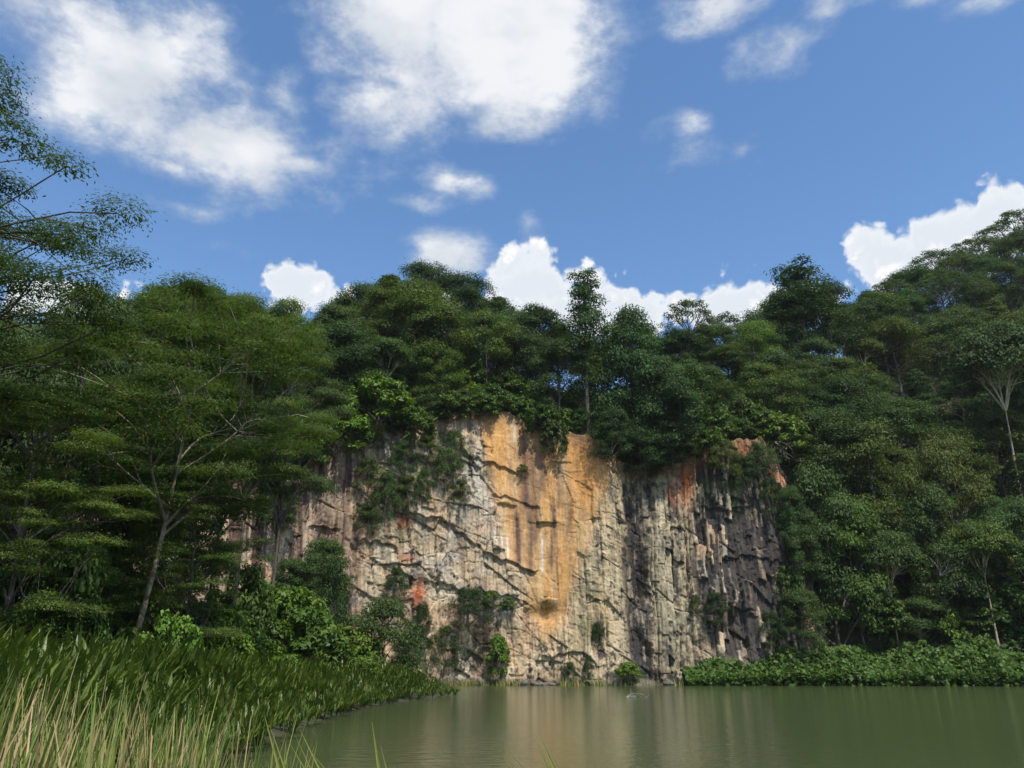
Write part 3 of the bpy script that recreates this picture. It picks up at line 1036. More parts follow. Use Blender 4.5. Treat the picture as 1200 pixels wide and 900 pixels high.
# shrubs
make_tree('shrub_fine', 31, H=5, R=2.6, bole=.04, nclump=42, cr=(.55, .95), nleaf=190, leaf=.20, asp=.4, trunk_r=.09, limbs=6)
make_tree('shrub_broad', 32, H=4, R=2.2, bole=.06, nclump=34, cr=(.45, .8), nleaf=60, leaf=.34, asp=.72, trunk_r=.07, limbs=6, leafm=M_BROAD, droop=.3)
make_tree('shrub_large', 33, H=6, R=3.2, bole=.04, nclump=52, cr=(.6, 1.05), nleaf=75, leaf=.42, asp=.6, trunk_r=.10, limbs=7, leafm=M_BROAD, droop=.3)
make_tree('shrub_round', 34, H=3, R=1.5, bole=.0, nclump=30, cr=(.4, .62), nleaf=80, leaf=.26, asp=.6, trunk_r=.05, limbs=5, leafm=M_BROAD)

ALLT = []


def plant(key, x, y, z, sxy, sz, rot, tone, name, label, cat, group=None, bark=(1, 1, 1), tilt=0.0):
    p = PROTO[key]
    e = bpy.data.objects.new(name, None)
    COL.objects.link(e)
    e.location = (x, y, z)
    e.scale = (sxy, sxy, sz)
    e.rotation_euler = (0, tilt, rot)
    e.empty_display_size = .3
    t = link('trunk', p['trunk'], None, e)
    t.color = (*bark, 1)
    c = link('crown', p['crown'], None, e)
    c.color = (*tone, 1)
    tag(e, label, cat, group)
    return e


RNG = random.Random(11)
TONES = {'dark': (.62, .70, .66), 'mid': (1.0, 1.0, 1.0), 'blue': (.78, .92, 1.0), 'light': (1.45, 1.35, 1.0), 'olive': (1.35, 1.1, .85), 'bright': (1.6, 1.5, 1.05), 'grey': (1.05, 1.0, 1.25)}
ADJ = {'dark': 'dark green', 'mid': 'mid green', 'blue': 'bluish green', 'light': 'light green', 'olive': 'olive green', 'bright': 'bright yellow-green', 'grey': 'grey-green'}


def jit(t, k=.12):
    f = 1 + RNG.uniform(-k, k)
    return tuple(max(.05, c * f * (1 + RNG.uniform(-.06, .06))) for c in t)


def surf(x, y):
    """ground level, the cliff's lip included"""
    x, y = np.atleast_1d(np.asarray(x, float)), np.atleast_1d(np.asarray(y, float))
    z = terrain(x, y)
    d, par = poly_dist(x, y, PATH)
    on = (par > CLIFF0 - .5) & (par < CLIFF1 + .5) & (d > 4.2) & (d < 12)
    for i in np.where(on)[0]:
        k = int(np.argmin((C2[:, 0] - x[i]) ** 2 + (C2[:, 1] - y[i]) ** 2))
        z[i] = max(z[i], RZ[k])
    return z


def tz(x, y):
    return float(surf(x, y)[0])


placed = []


def tree_px(U, Vt, wpx, Y, key, tone, label, name='tree', cat='tree', group=None, bark=(1, 1, 1), x=None, maxr=1.9):
    """a tree on the ground at distance Y whose top shows at photo pixel (U, Vt)"""
    q = at(U, Vt, Y)
    gx_, gz = q[0], tz(q[0], Y)
    p = PROTO[key]
    H = max(2.0, q[2] - gz + .2)
    zc = proj(np.array((q[0], Y, gz + H * .7)))[2]
    sz = H / p['H']
    sxy = wpx / FPX * zc / p['W']
    sxy = min(max(sxy, sz * .55), sz * maxr)
    placed.append((gx_, Y, sxy * p['W'] / 2))
    return plant(key, gx_, Y, gz - .15, sxy, sz, RNG.uniform(0, 6.28), jit(TONES[tone], .06), name, label, cat, group, bark)


G_RIDGE = 'trees on the hilltop above the cliff'
G_RIGHT = 'trees on the right hillside'
G_LEFT = 'trees on the left bank'
for (U, V, wp, Y, k, t, lb) in [
    (395, 360, 84, 120, 'broad_b', 'mid', 'round green tree at the left foot of the hilltop dome'),
    (424, 337, 88, 138, 'broad_a', 'mid', 'green tree on the left shoulder of the hilltop dome'),
    (458, 324, 70, 145, 'conical', 'olive', 'olive-tinged tree just left of the highest point of the dome'),
    (497, 309, 82, 150, 'broad_a', 'dark', 'dark tree forming the highest point of the hilltop dome'),
    (540, 322, 84, 149, 'broad_d', 'dark', 'dark spreading tree just right of the highest point of the dome'),
    (585, 350, 70, 143, 'conical', 'mid', 'tree on the right shoulder of the dome beside the white cloud'),
    (630, 362, 76, 132, 'broad_c', 'dark', 'dark tree in the dip left of the tall emergent tree'),
    (684, 320, 66, 118, 'emergent', 'blue', 'tall narrow emergent tree against the white cloud above orange rock'),
    (655, 400, 70, 119, 'broad_c', 'mid', 'tree pressed against the left side of the tall emergent tree'),
    (738, 364, 96, 119, 'dense', 'blue', 'big dark bluish tree standing over the dark gully'),
    (772, 420, 90, 117, 'dense_b', 'blue', 'dark bushy tree right of the big tree over the gully'),
    (806, 353, 70, 135, 'open', 'grey', 'see-through grey-green umbrella tree against the low clouds'),
    (846, 368, 56, 141, 'open', 'dark', 'small dark umbrella tree right of the see-through one'),
    (884, 372, 66, 140, 'broad_d', 'dark', 'dark tree left below the tallest tree on the right'),
    (930, 309, 84, 143, 'emergent', 'dark', 'tallest dark tree on the skyline right of the cliff'),
    (964, 334, 92, 147, 'broad_a', 'dark', 'broad dark tree leaning on the right of the tallest skyline tree'),
    (912, 345, 84, 143, 'broad_b', 'dark', 'dense dark tree left in front of the tallest skyline tree'),
    (890, 428, 80, 123, 'broad_b', 'light', 'light green tree with clumped crown above the red-stained rock'),
    (825, 430, 80, 121, 'broad_a', 'mid', 'mid green tree above the right part of the cliff'),
    (856, 405, 74, 130, 'broad_c', 'mid', 'narrow green tree behind the light green clumped tree'),
    (1016, 343, 64, 168, 'conical', 'blue', 'bluish tree where the ridge starts to climb right'),  # ridge crowns from here to the right edge carry haze as tint
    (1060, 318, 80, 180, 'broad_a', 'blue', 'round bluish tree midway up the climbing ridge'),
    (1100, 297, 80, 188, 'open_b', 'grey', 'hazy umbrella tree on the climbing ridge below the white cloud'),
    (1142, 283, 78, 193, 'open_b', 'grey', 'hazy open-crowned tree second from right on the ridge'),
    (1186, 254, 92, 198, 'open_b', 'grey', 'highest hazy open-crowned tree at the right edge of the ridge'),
    (1040, 375, 96, 152, 'broad_a', 'olive', 'rounded yellowish-topped tree in the middle of the right slope'),
    (1104, 372, 90, 152, 'broad_d', 'mid', 'spreading tree right of the yellowish-topped tree'),
    (1152, 388, 110, 129, 'slim', 'mid', 'tree with a tall bare pale trunk on the right slope'),
    (950, 400, 80, 140, 'broad_d', 'mid', 'spreading tree below the tallest skyline tree'),
    (985, 440, 90, 130, 'broad_a', 'dark', 'dark tree on the slope just right of the cliff top'),
    (1010, 496, 110, 120, 'broad_b', 'olive', 'olive feathery-looking tree beside the top right corner of the cliff'),
    (1098, 512, 96, 120, 'broad_d', 'olive', 'olive spreading tree left below the bare pale trunk'),
    (990, 585, 92, 115, 'broad_c', 'light', 'light green tree with tiered crown beside the dark cliff end'),
    (1082, 570, 92, 115, 'broad_a', 'mid', 'green tree with a thin pale trunk above the waterside thicket'),
    (1188, 585, 110, 114, 'broad_d', 'mid', 'layered tree at the right edge above the waterside thicket'),
    (950, 545, 70, 116, 'broad_b', 'mid', 'tree hugging the right end of the dark cliff'),
    (1030, 620, 80, 113.5, 'slim', 'mid', 'young slim tree low on the slope right of the cliff'),
    (1140, 610, 80, 113.5, 'slim', 'light', 'young slim tree low on the slope near the right edge'),
]:
    tree_px(U, V, wp, Y, k, t, lb, group=G_RIDGE if U < 860 else G_RIGHT, bark=(1.5, 1.35, 1.1) if k == 'slim' else (1, 1, 1))

for (U, V, wp, Y, k, t, lb) in [  # low crowns tinted brighter to stand in for sun reaching under the canopy
    (312, 348, 128, 56, 'feather_d', 'light', 'feathery tree with layered crown in front of the left cliff wall'),
    (118, 352, 170, 50, 'near_broad', 'mid', 'dense tree left of the tall pale-trunked feathery tree'),
    (20, 390, 190, 46, 'near_broad', 'mid', 'dense tree at the left edge behind the overhanging one'),
    (60, 458, 230, 33, 'feather_b', 'bright', 'low spreading tree with flat bright layers at the left edge'),
    (240, 560, 150, 46, 'feather_b', 'light', 'low feathery tree whose flat sprays cover the left cliff wall'),
    (150, 455, 150, 56, 'near_broad', 'light', 'rounded tree in the middle of the left bank'),
    (40, 560, 150, 40, 'near_broad', 'bright', 'bushy tree low at the left edge behind the ferns'),
    (225, 430, 150, 62, 'near_broad', 'mid', 'rounded tree behind the crown of the pale-trunked feathery tree'),
    (285, 430, 100, 66, 'feather_d', 'dark', 'dark rounded tree behind the layered tree by the cliff wall'),
    (90, 440, 150, 60, 'near_broad', 'mid', 'rounded tree deep in the left bank forest'),
    (10, 480, 140, 55, 'near_broad', 'dark', 'dark rounded tree deep at the left edge'),
    (350, 400, 80, 78, 'feather_d', 'mid', 'tree between the feathery trees and the hilltop dome'),
    (190, 570, 120, 54, 'near_broad', 'bright', 'bushy tree behind the pale slanting trunk'),
    (100, 640, 110, 42, 'near_broad', 'bright', 'low bushy tree left of the pale slanting trunk'),
]:
    tree_px(U, V, wp, Y, k, t, lb, group=G_LEFT)
q = at(150, 757, 44)
plant('feather_a', q[0], 44, tz(q[0], 44) - .2, 1.0, 22.8 / PROTO['feather_a']['H'], 0, (1.3, 1.25, 1.1), 'tree', 'tall feathery tree with a pale slanting trunk rising from the ferns', 'tree', G_LEFT, (.95, .9, .8))
placed.append((q[0], 44, 6))
e = plant('feather_c', -28.0, 27.5, tz(-28, 27.5) - .2, 1.0, .95, .4, (.95, .95, .9), 'tree', 'big open feathery tree overhanging from the left edge against the sky', 'tree', G_LEFT, (.6, .6, .6))
placed.append((-26, 27.5, 5))

# --- the rest of the forest: one tree after another down the slopes, kept below the skyline of the photograph
SK_U = [-80, 0, 160, 200, 240, 290, 330, 360, 380, 420, 450, 500, 545, 560, 600, 640, 700, 712, 740, 770, 785, 810, 835, 870, 900, 930, 960, 990, 1010, 1040, 1080, 1120, 1150, 1170, 1200, 1300]
SK_V = [400, 400, 345, 330, 330, 350, 360, 376, 368, 340, 326, 314, 328, 345, 360, 370, 400, 400, 372, 390, 385, 372, 376, 376, 360, 335, 342, 352, 350, 325, 305, 294, 290, 275, 262, 200]
cand = []
r2 = random.Random(5)
yy = 70.0
while yy < 212:
    xx = -80.0
    while xx < 165:
        x, y = xx + r2.uniform(-2.4, 2.4), yy + r2.uniform(-2.2, 2.2)
        cand.append((x, y))
        xx += 7.6 + .012 * max(0, yy - 110)
    yy += 6.6
fill = []
CA = np.array(cand)
dpath, par = poly_dist(CA[:, 0], CA[:, 1], PATH)
TZ = surf(CA[:, 0], CA[:, 1])
order = np.argsort(CA[:, 1])
for i in order:
    x, y = CA[i]
    z = TZ[i]
    pr = par[i]
    on_cliff = CLIFF0 - .3 <= pr <= CLIFF1 + .6
    if (on_cliff and dpath[i] < 6.5) or (not on_cliff and dpath[i] < 3.0):
        continue
    if any((x - a) ** 2 + (y - b) ** 2 < (max(3.6, .62 * r)) ** 2 for a, b, r in placed):
        continue
    H = r2.uniform(12.5, 19)
    if y < 118 and x > 44:
        H = r2.uniform(8, 13)
    U, V, zc = proj(np.array((x, y, z + H)))
    if zc < 5 or U < -60 or U > 1265:
        continue
    lim = np.interp(U, SK_U, SK_V) + 6
    if V < lim:                                            # would break the skyline: keep it lower, or leave it out
        top = at(U, lim, y)[2]
        H2 = top - z
        if H2 < 8.5:
            continue
        H = H2
    fill.append((x, y, z, H, U, V))
# hidden behind nearer trees or the hill: leave out
vis = []
hor = np.full(1400, 2000.0)
for f in fill:
    x, y, z, H, U, V = f
    V = float(proj(np.array((x, y, z + H)))[1])
    wpx = 5.0 * FPX / float(proj(np.array((x, y, z + H * .7)))[2])
    a, b = int(max(0, U - wpx * .6 + 100)), int(min(1399, U + wpx * .6 + 100))
    if b <= a:
        continue
    if V < np.percentile(hor[a:b], 85) - 5:
        vis.append((x, y, z, H, U, V))
        hor[a:b] = np.minimum(hor[a:b], V + 4)
ZONES = [(-999, 345, 'on left bank slope'), (345, 470, 'above the cliff\'s left end'), (470, 580, 'above the grey upper cliff'), (580, 720, 'above the orange rock'), (720, 830, 'above the dark gully'),
         (830, 940, 'above the red-stained rock'), (940, 1040, 'on slope right of cliff'), (1040, 1130, 'mid right hillside'), (1130, 2000, 'near right edge of hillside')]
ORD = ['leftmost', 'second from left', 'third from left', 'fourth from left', 'fifth from left', 'sixth from left', 'seventh from left', 'eighth from left', 'ninth from left', 'tenth from left', 'eleventh from left', 'twelfth from left']
rows = {}
for f in vis:
    zi = next(k for k, zn in enumerate(ZONES) if zn[0] <= f[4] < zn[1])
    yb = int(f[1] // 11)
    rows.setdefault((zi, yb), []).append(f)
zrow = {}
for (zi, yb) in sorted(rows):
    zrow.setdefault(zi, []).append(yb)
ROWN = ['front row', 'second row back', 'third row back', 'fourth row back', 'fifth row back', 'sixth row back', 'seventh row back', 'eighth row back', 'ninth row back', 'tenth row back', 'eleventh row back', 'twelfth row back', 'thirteenth row back', 'fourteenth row back']
for (zi, yb), lst in sorted(rows.items()):
    lst.sort(key=lambda f: f[4])
    for k, (x, y, z, H, U, V) in enumerate(lst):
        key = r2.choice(['broad_a', 'broad_b', 'broad_c', 'broad_d', 'broad_a', 'broad_b', 'dense', 'dense_b', 'emergent' if r2.random() < .3 else 'broad_c', 'slim' if r2.random() < .4 else 'broad_d', 'conical', 'conical'])
        if U > 1000 and V < 340:
            key = r2.choice(['open_b', 'broad_a', 'broad_b'])
        tone = r2.choice(['dark', 'dark', 'mid', 'mid', 'blue', 'olive', 'light'] if y < 170 else ['dark', 'blue', 'blue', 'grey', 'mid'])  # distant trees lean bluish and grey: haze put into the leaf colour
        p = PROTO[key]
        sz = H / p['H']
        sxy = sz * r2.uniform(.95, 1.25)
        if sxy * p['W'] < 8.0:
            sxy = 8.0 / p['W']
        zn = ZONES[zi][2]
        lb = '%s tree %s, %s, %s' % (ADJ[tone], zn, ROWN[zrow[zi].index(yb)], ORD[min(k, 11)] if len(lst) > 1 else 'alone in its row')
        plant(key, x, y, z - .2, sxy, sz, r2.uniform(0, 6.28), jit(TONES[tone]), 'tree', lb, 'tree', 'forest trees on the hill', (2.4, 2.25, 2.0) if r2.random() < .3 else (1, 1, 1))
print('filler trees', len(vis))


# --- shrubs: on the banks, along the rim and on the ledges of the cliff
def shrub_ground(U, Vb, Vt, wpx, Y, key, tone, label, group=None):
    q = at(U, Vb, Y)
    z = tz(q[0], Y)
    tp = at(U, Vt, Y)[2]
    p = PROTO[key]
    H = max(1.0, tp - z)
    zc = float(proj(np.array((q[0], Y, z + H * .5)))[2])
    plant(key, q[0], Y, z - .1, max(.25, wpx / FPX * zc / p['W']), H / p['H'], RNG.uniform(0, 6.28), jit(TONES[tone], .05), 'shrub', label, 'shrub', group)


for a in [
    (445, 790, 700, 116, 84, 'shrub_fine', 'mid', 'dark fine-leaved bush at the end of the fern bank'),
    (392, 785, 730, 80, 78, 'shrub_large', 'light', 'broad-leaved bush left of the dark fine-leaved bush'),
    (400, 790, 758, 60, 74, 'shrub_broad', 'bright', 'pale-leaved low shrub behind the middle of the fern bank'),
    (345, 785, 742, 60, 70, 'shrub_large', 'light', 'broad-leaved shrub behind the fern bank left of centre'),
    (310, 790, 755, 60, 60, 'shrub_broad', 'bright', 'low pale shrub near the foot of the left cliff wall'),
    (425, 800, 770, 50, 66, 'shrub_broad', 'light', 'low light shrub among the ferns near the bank tip'),
    (375, 805, 775, 56, 58, 'shrub_broad', 'bright', 'bright low shrub among the ferns in the middle of the bank'),
    (330, 800, 765, 60, 52, 'shrub_large', 'light', 'leafy shrub rising from the ferns left of the bank middle'),
    (420, 790, 735, 70, 82, 'shrub_large', 'light', 'light broad-leaved bush left of the dark fine-leaved bush'),
    (475, 795, 740, 50, 90, 'shrub_fine', 'mid', 'fine-leaved bush right of the dark one at the cliff foot'),
    (300, 780, 730, 70, 64, 'shrub_large', 'mid', 'bushy shrub at the foot of the left cliff columns'),
    (470, 795, 765, 40, 86, 'shrub_broad', 'light', 'small light shrub at the tip of the fern bank'),
    (360, 770, 700, 70, 88, 'shrub_large', 'mid', 'leafy shrub against the foot of the left cliff wall'),
    (385, 740, 655, 66, 95, 'shrub_fine', 'dark', 'shadowy bush in the recess of the left cliff wall'),
    (200, 775, 716, 84, 38, 'shrub_broad', 'bright', 'pale round-leaved shrub right of the slanting trunk base'),
    (35, 775, 690, 110, 33, 'shrub_fine', 'bright', 'pale-leaved shrub above the ferns at the left edge'),
    (95, 770, 700, 60, 34, 'shrub_large', 'dark', 'dark shrub behind the ferns near the left edge'),
    (255, 775, 715, 80, 48, 'shrub_large', 'light', 'green shrub behind the ferns right of the slanting trunk'),
    (150, 765, 690, 80, 50, 'shrub_large', 'dark', 'dark shrub behind the slanting trunk'),
    (280, 740, 660, 80, 60, 'shrub_large', 'mid', 'leafy shrub in front of the left cliff wall columns'),
    (60, 690, 610, 120, 36, 'shrub_large', 'mid', 'tall broad-leaved shrub at the left edge'),
]:
    shrub_ground(*a, group='shrubs along the fern bank')


def shrub_cliff(U, V, wpx, hpx, key, tone, label, group='plants growing on the cliff face', inset=.35):
    """rooted on the rock at photo pixel (U, V) = middle of the plant"""
    q, no = cliff_point(U, V + hpx * .35)
    p = PROTO[key]
    zc = float(proj(q)[2])
    W_, H_ = wpx / FPX * zc, hpx / FPX * zc
    o = plant(key, q[0] + no[0] * W_ * .12, q[1] + no[1] * W_ * .12, q[2] - .2, W_ / p['W'], H_ / p['H'], RNG.uniform(0, 6.28), jit(TONES[tone], .05), 'cliff_shrub', label, 'shrub', group)
    return o


for a in [
    (583, 773, 36, 44, 'shrub_round', 'light', 'single round bright bush at the cliff foot by the cave-like recess'),
    (737, 790, 36, 22, 'shrub_round', 'light', 'small bright bush at the waterline below the dark gully'),
    (548, 718, 56, 46, 'shrub_fine', 'dark', 'dark hanging bush halfway down the cliff left of centre'),
    (520, 765, 40, 50, 'shrub_fine', 'dark', 'dark thin bush near the cliff foot above the fern tip'),
    (492, 745, 26, 60, 'shrub_fine', 'dark', 'narrow dark bush up the lower left cliff'),
    (462, 690, 34, 40, 'shrub_fine', 'dark', 'dark bush under the left ledge of the cliff'),
    (575, 700, 22, 14, 'shrub_broad', 'light', 'small light plant on the long diagonal ledge'),
    (594, 710, 22, 18, 'shrub_broad', 'mid', 'small plant below the long diagonal ledge'),
    (641, 708, 14, 18, 'shrub_fine', 'mid', 'small plant at the lower end of the orange streak'),
    (700, 748, 18, 30, 'shrub_fine', 'dark', 'dark plant in the hollow low on the cliff right of centre'),
    (668, 790, 18, 24, 'shrub_fine', 'mid', 'small bush at the waterline below the orange streak'),
    (690, 785, 16, 26, 'shrub_fine', 'dark', 'thin dark bush at the waterline right of the orange streak'),
    (520, 555, 44, 50, 'shrub_fine', 'mid', 'bush on the upper grey cliff left of centre'),
    (495, 575, 28, 40, 'shrub_fine', 'dark', 'dark bush on the upper left cliff'),
    (450, 590, 44, 60, 'shrub_fine', 'mid', 'bush hanging on the upper left cliff near the rust patch'),
    (470, 540, 36, 40, 'shrub_fine', 'mid', 'leafy bush spilling over the upper left rim'),
    (530, 525, 30, 36, 'shrub_fine', 'mid', 'small bush at the top of the grey cliff'),
    (430, 560, 34, 40, 'shrub_fine', 'olive', 'olive bush on the left wall above the ledge'),
    (612, 552, 16, 14, 'shrub_fine', 'olive', 'tiny olive plant on the orange rock'),
    (648, 515, 34, 50, 'shrub_large', 'dark', 'dark bush hanging between the two orange faces'),
    (635, 495, 44, 34, 'shrub_large', 'dark', 'dark bush on the rim left of the second orange face'),
    (565, 478, 40, 30, 'shrub_large', 'mid', 'green bush on the rim above the grey cliff'),
    (525, 480, 50, 34, 'shrub_large', 'mid', 'green bush on the rim above the upper left cliff'),
    (718, 525, 56, 76, 'dense_b', 'dark', 'dark bush hanging over the rim beside the second orange face'),
    (755, 540, 70, 80, 'dense_b', 'dark', 'dark bush hanging over the head of the dark gully'),
    (788, 525, 56, 70, 'dense', 'dark', 'dark bush on the rim right of the gully head'),
    (830, 525, 46, 34, 'shrub_large', 'mid', 'green bush on the rim above the right cliff'),
    (850, 545, 50, 46, 'shrub_fine', 'olive', 'dry olive bush high on the right cliff'),
    (890, 545, 40, 44, 'shrub_fine', 'mid', 'bush between the rust patches on the right cliff'),
    (905, 590, 34, 50, 'shrub_fine', 'dark', 'dark bush on the far right of the cliff'),
    (840, 720, 30, 40, 'shrub_fine', 'dark', 'dark bush low on the right cliff'),
    (815, 710, 16, 22, 'shrub_fine', 'mid', 'small plant in the cleft of the right cliff'),
    (930, 620, 44, 80, 'dense_b', 'mid', 'leafy bush covering the right end of the cliff'),
    (925, 700, 40, 60, 'shrub_large', 'dark', 'dark bush at the lower right end of the cliff'),
    (372, 690, 76, 90, 'dense_b', 'mid', 'leafy bush mass in the left recess of the cliff'),
    (330, 700, 60, 70, 'dense_b', 'mid', 'bushy growth at the foot of the left cliff columns'),
    (318, 600, 60, 60, 'dense', 'mid', 'small tree clinging to the far left cliff wall'),
    (500, 530, 34, 34, 'shrub_fine', 'olive', 'olive scrub on the upper ledges left of the grey rock'),
    (475, 580, 36, 40, 'shrub_fine', 'olive', 'olive scrub above the long diagonal ledge'),
    (540, 580, 26, 30, 'shrub_fine', 'olive', 'small olive scrub on the grey rock'),
    (430, 610, 34, 36, 'shrub_fine', 'mid', 'scrub at the left end of the long diagonal ledge'),
    (870, 560, 50, 40, 'shrub_fine', 'dark', 'dark scrub below the rust patch on the right cliff'),
    (945, 660, 60, 100, 'dense_b', 'mid', 'tall leafy bush where the cliff meets the right slope'),
    (940, 740, 60, 76, 'dense_b', 'mid', 'leafy bush at the cliff end just above the thicket'),
    (905, 745, 40, 44, 'shrub_fine', 'dark', 'dark bush above the thicket at the right cliff foot'),
    (930, 500, 60, 50, 'shrub_large', 'light', 'light bush at the top right corner of the cliff'),
    (440, 480, 90, 60, 'shrub_large', 'light', 'light green bush mass on the left rim below the dome'),
    (390, 510, 80, 60, 'shrub_large', 'light', 'light green bush hanging over the left cliff wall'),
    (480, 505, 60, 44, 'shrub_large', 'mid', 'green bush on the rim left of the grey cliff'),
    (425, 515, 50, 44, 'shrub_fine', 'bright', 'brightest bush at the top of the left cliff wall'),
    (350, 520, 70, 60, 'shrub_large', 'mid', 'green bush over the far left cliff wall'),
]:
    shrub_cliff(*a)

# rim and slope shrubs filling the feet of the forest
shr = []
r3 = random.Random(8)
Pc, sc = resample(PATH[CLIFF0 - 1:CLIFF1 + 2], 60)
for i in range(6, 58):
    e_ = Pc[min(i + 1, 59)] - Pc[i - 1]
    e_ /= np.linalg.norm(e_)
    nb = np.array((-e_[1], e_[0]))
    for b in (7.0, 10.5, 15.0):
        q = Pc[i] + nb * (b + r3.uniform(-1, 1)) + e_ * r3.uniform(-.8, .8)
        shr.append((q[0], q[1], r3.uniform(.7, 1.15), 'shrub along the forest edge on the cliff top'))
for k in range(90):
    x, y = r3.uniform(48, 92), r3.uniform(113.5, 130)
    shr.append((x, y, r3.uniform(.8, 1.4), 'shrub under the trees low on the right slope'))
for k in range(60):
    x, y = r3.uniform(-52, -17), r3.uniform(42, 98)
    d_, p_ = poly_dist(np.array([x]), np.array([y]), PATH)
    s_, _ = poly_dist(np.array([x]), np.array([y]), SHORE)
    if d_[0] > -2 or s_[0] < 9:
        continue
    shr.append((x, y, r3.uniform(.7, 1.3), 'shrub under the trees of the left bank'))
sz_ = surf(np.array([s[0] for s in shr]), np.array([s[1] for s in shr]))
SH_ADJ = {'shrub_large': 'large-leaved', 'shrub_fine': 'fine-leaved', 'shrub_broad': 'broad-leaved'}
lab = {}
for (x, y, s, wh), z in zip(shr, sz_):
    U, V, zc = (float(v) for v in proj(np.array((x, y, z + 2))))
    if U < -30 or U > 1235:
        continue
    key = r3.choice(['shrub_large', 'shrub_large', 'shrub_fine', 'shrub_broad'])
    tone = r3.choice(['dark', 'mid', 'mid', 'light'])
    o = plant(key, x, y, z - .15, s, s * r3.uniform(.8, 1.2), r3.uniform(0, 6.28), jit(TONES[tone]), 'shrub', 'shrub', 'shrub', wh.replace('shrub', 'shrubs', 1))
    zi = next(k for k, zn in enumerate(ZONES) if zn[0] <= U < zn[1])
    w2 = 'on cliff top' if 'cliff top' in wh else 'under trees' if 'left bank' in wh else 'under waterside trees'
    lab.setdefault('%s %s shrub %s %s' % (ADJ[tone], SH_ADJ[key], w2, '' if zi == 0 and 'left bank' not in wh else ZONES[zi][2].replace('on the slope just ', '')), []).append((U, o))
for lb, lst in lab.items():
    lst.sort(key=lambda t: t[0])
    for k, (U, o) in enumerate(lst):
        o['label'] = lb if len(lst) == 1 else lb + ', ' + ORD[min(k, 11)]


# ------------------------------------------------------------------ ground cover (nobody could count it)
def undergrowth():
    rng = np.random.default_rng(77)
    n = 110000
    x = np.concatenate((rng.uniform(-75, 130, n), rng.uniform(44, 100, 30000)))
    y = np.concatenate((rng.uniform(40, 205, n), rng.uniform(111, 140, 30000)))
    d, par = poly_dist(x, y, PATH)
    s, _ = poly_dist(x, y, SHORE)
    onc = (par > CLIFF0 - .3) & (par < CLIFF1 + .3)
    keep = ((d > np.where(onc, 6.5, .5)) | ((d < -1) & (s > 9)))
    U, V, zc = proj(np.stack((x, y, terrain(x, y)), -1))
    keep &= (zc > 5) & (U > -40) & (U < 1240)
    x, y = x[keep], y[keep]
    z = terrain(x, y)
    lump = fbm(x * .35, y * .35, 9, 3)
    P = np.stack((x, y, z + .1 + rng.random(len(x)) * (0.4 + 3.2 * lump)), -1)
    N = rng.normal(size=P.shape) * .5 + np.array((0, -.35, .8))
    L = rng.uniform(.4, .85, len(x))
    V = leaf_quads(P, N, L, L * .55, rng)
    o = link('undergrowth', mesh_np('undergrowth', V, quads_of(V)), M_LEAF)
    tag(o, 'leafy undergrowth covering the forest floor', 'undergrowth', kind='stuff')


undergrowth()


def thicket():
    """waterside creeper thicket along the right shore"""
    rng = np.random.default_rng(78)
    n = 42000
    x = rng.uniform(23.5, 92, n)
    front = np.interp(x, [23.5, 33, 40, 46, 60, 92], [109.6, 109.0, 108.4, 107.6, 106.4, 104.0]) + .9 * (fbm(x * .5, x * 0, 17, 3) - .5)
    depth = rng.random(n) ** 1.3 * 7.5
    y = front + depth
    hgt = (1.5 + 3.4 * fbm(x * .22, y * .25, 15, 3)) * np.clip(.35 + depth / 3.0, 0, 1.15) * np.interp(x, [23.5, 28, 40, 60], [.45, .85, 1.1, 1.25])
    lumps = fbm(x * .9, y * .9, 16, 2)
    z = hgt * (.45 + .55 * np.sqrt(rng.random(n))) * (.75 + .5 * lumps)
    z = np.where(rng.random(n) < .28, rng.random(n) * hgt, z) + .05
    P = np.stack((x, y - .3 * rng.random(n), z), -1)
    N = rng.normal(size=(n, 3)) * .55 + np.array((0, -.65, .75))
    L = rng.uniform(.28, .85, n) * (.7 + .6 * fbm(x * .3, y * .3, 18, 2))
    V = leaf_quads(P, N, L, L * .8, rng, droop=.25)
    o = link('waterside_thicket', mesh_np('waterside_thicket', V, quads_of(V)), M_BROAD)
    o.color = (.95, 1.0, .9, 1)
    tag(o, 'dense creeper thicket along the right waterline', 'thicket', kind='stuff')


thicket()


def strap(base_, dir_, up_, L, W, nseg=3, curl=.5):
    """vectorised arching straps: base (n,3), horizontal dir (n,3), returns verts, quads"""
    n = len(base_)
    side = np.cross(dir_, np.array((0, 0, 1.0)))
    side /= np.linalg.norm(side, axis=1)[:, None] + 1e-9
    rows_ = []
    prof = [1.0, 1.0, .75, .12] if nseg == 3 else list(np.linspace(1, .1, nseg + 1))
    pos = base_.copy()
    ang = up_.copy()
    for k in range(nseg + 1):
        rows_.append(pos - side * (W * prof[k] * .5)[:, None])
        rows_.append(pos + side * (W * prof[k] * .5)[:, None])
        step = L / nseg
        pos = pos + dir_ * (np.cos(ang) * step)[:, None] + np.array((0, 0, 1.0)) * (np.sin(ang) * step)[:, None]
        ang = ang - curl
    V = np.stack(rows_, 1)
    m = 2 * (nseg + 1)
    F = np.concatenate([np.stack((np.arange(n) * m + 2 * k, np.arange(n) * m + 2 * k + 1, np.arange(n) * m + 2 * k + 3, np.arange(n) * m + 2 * k + 2), -1) for k in range(nseg)])
    return V.reshape(-1, 3), F


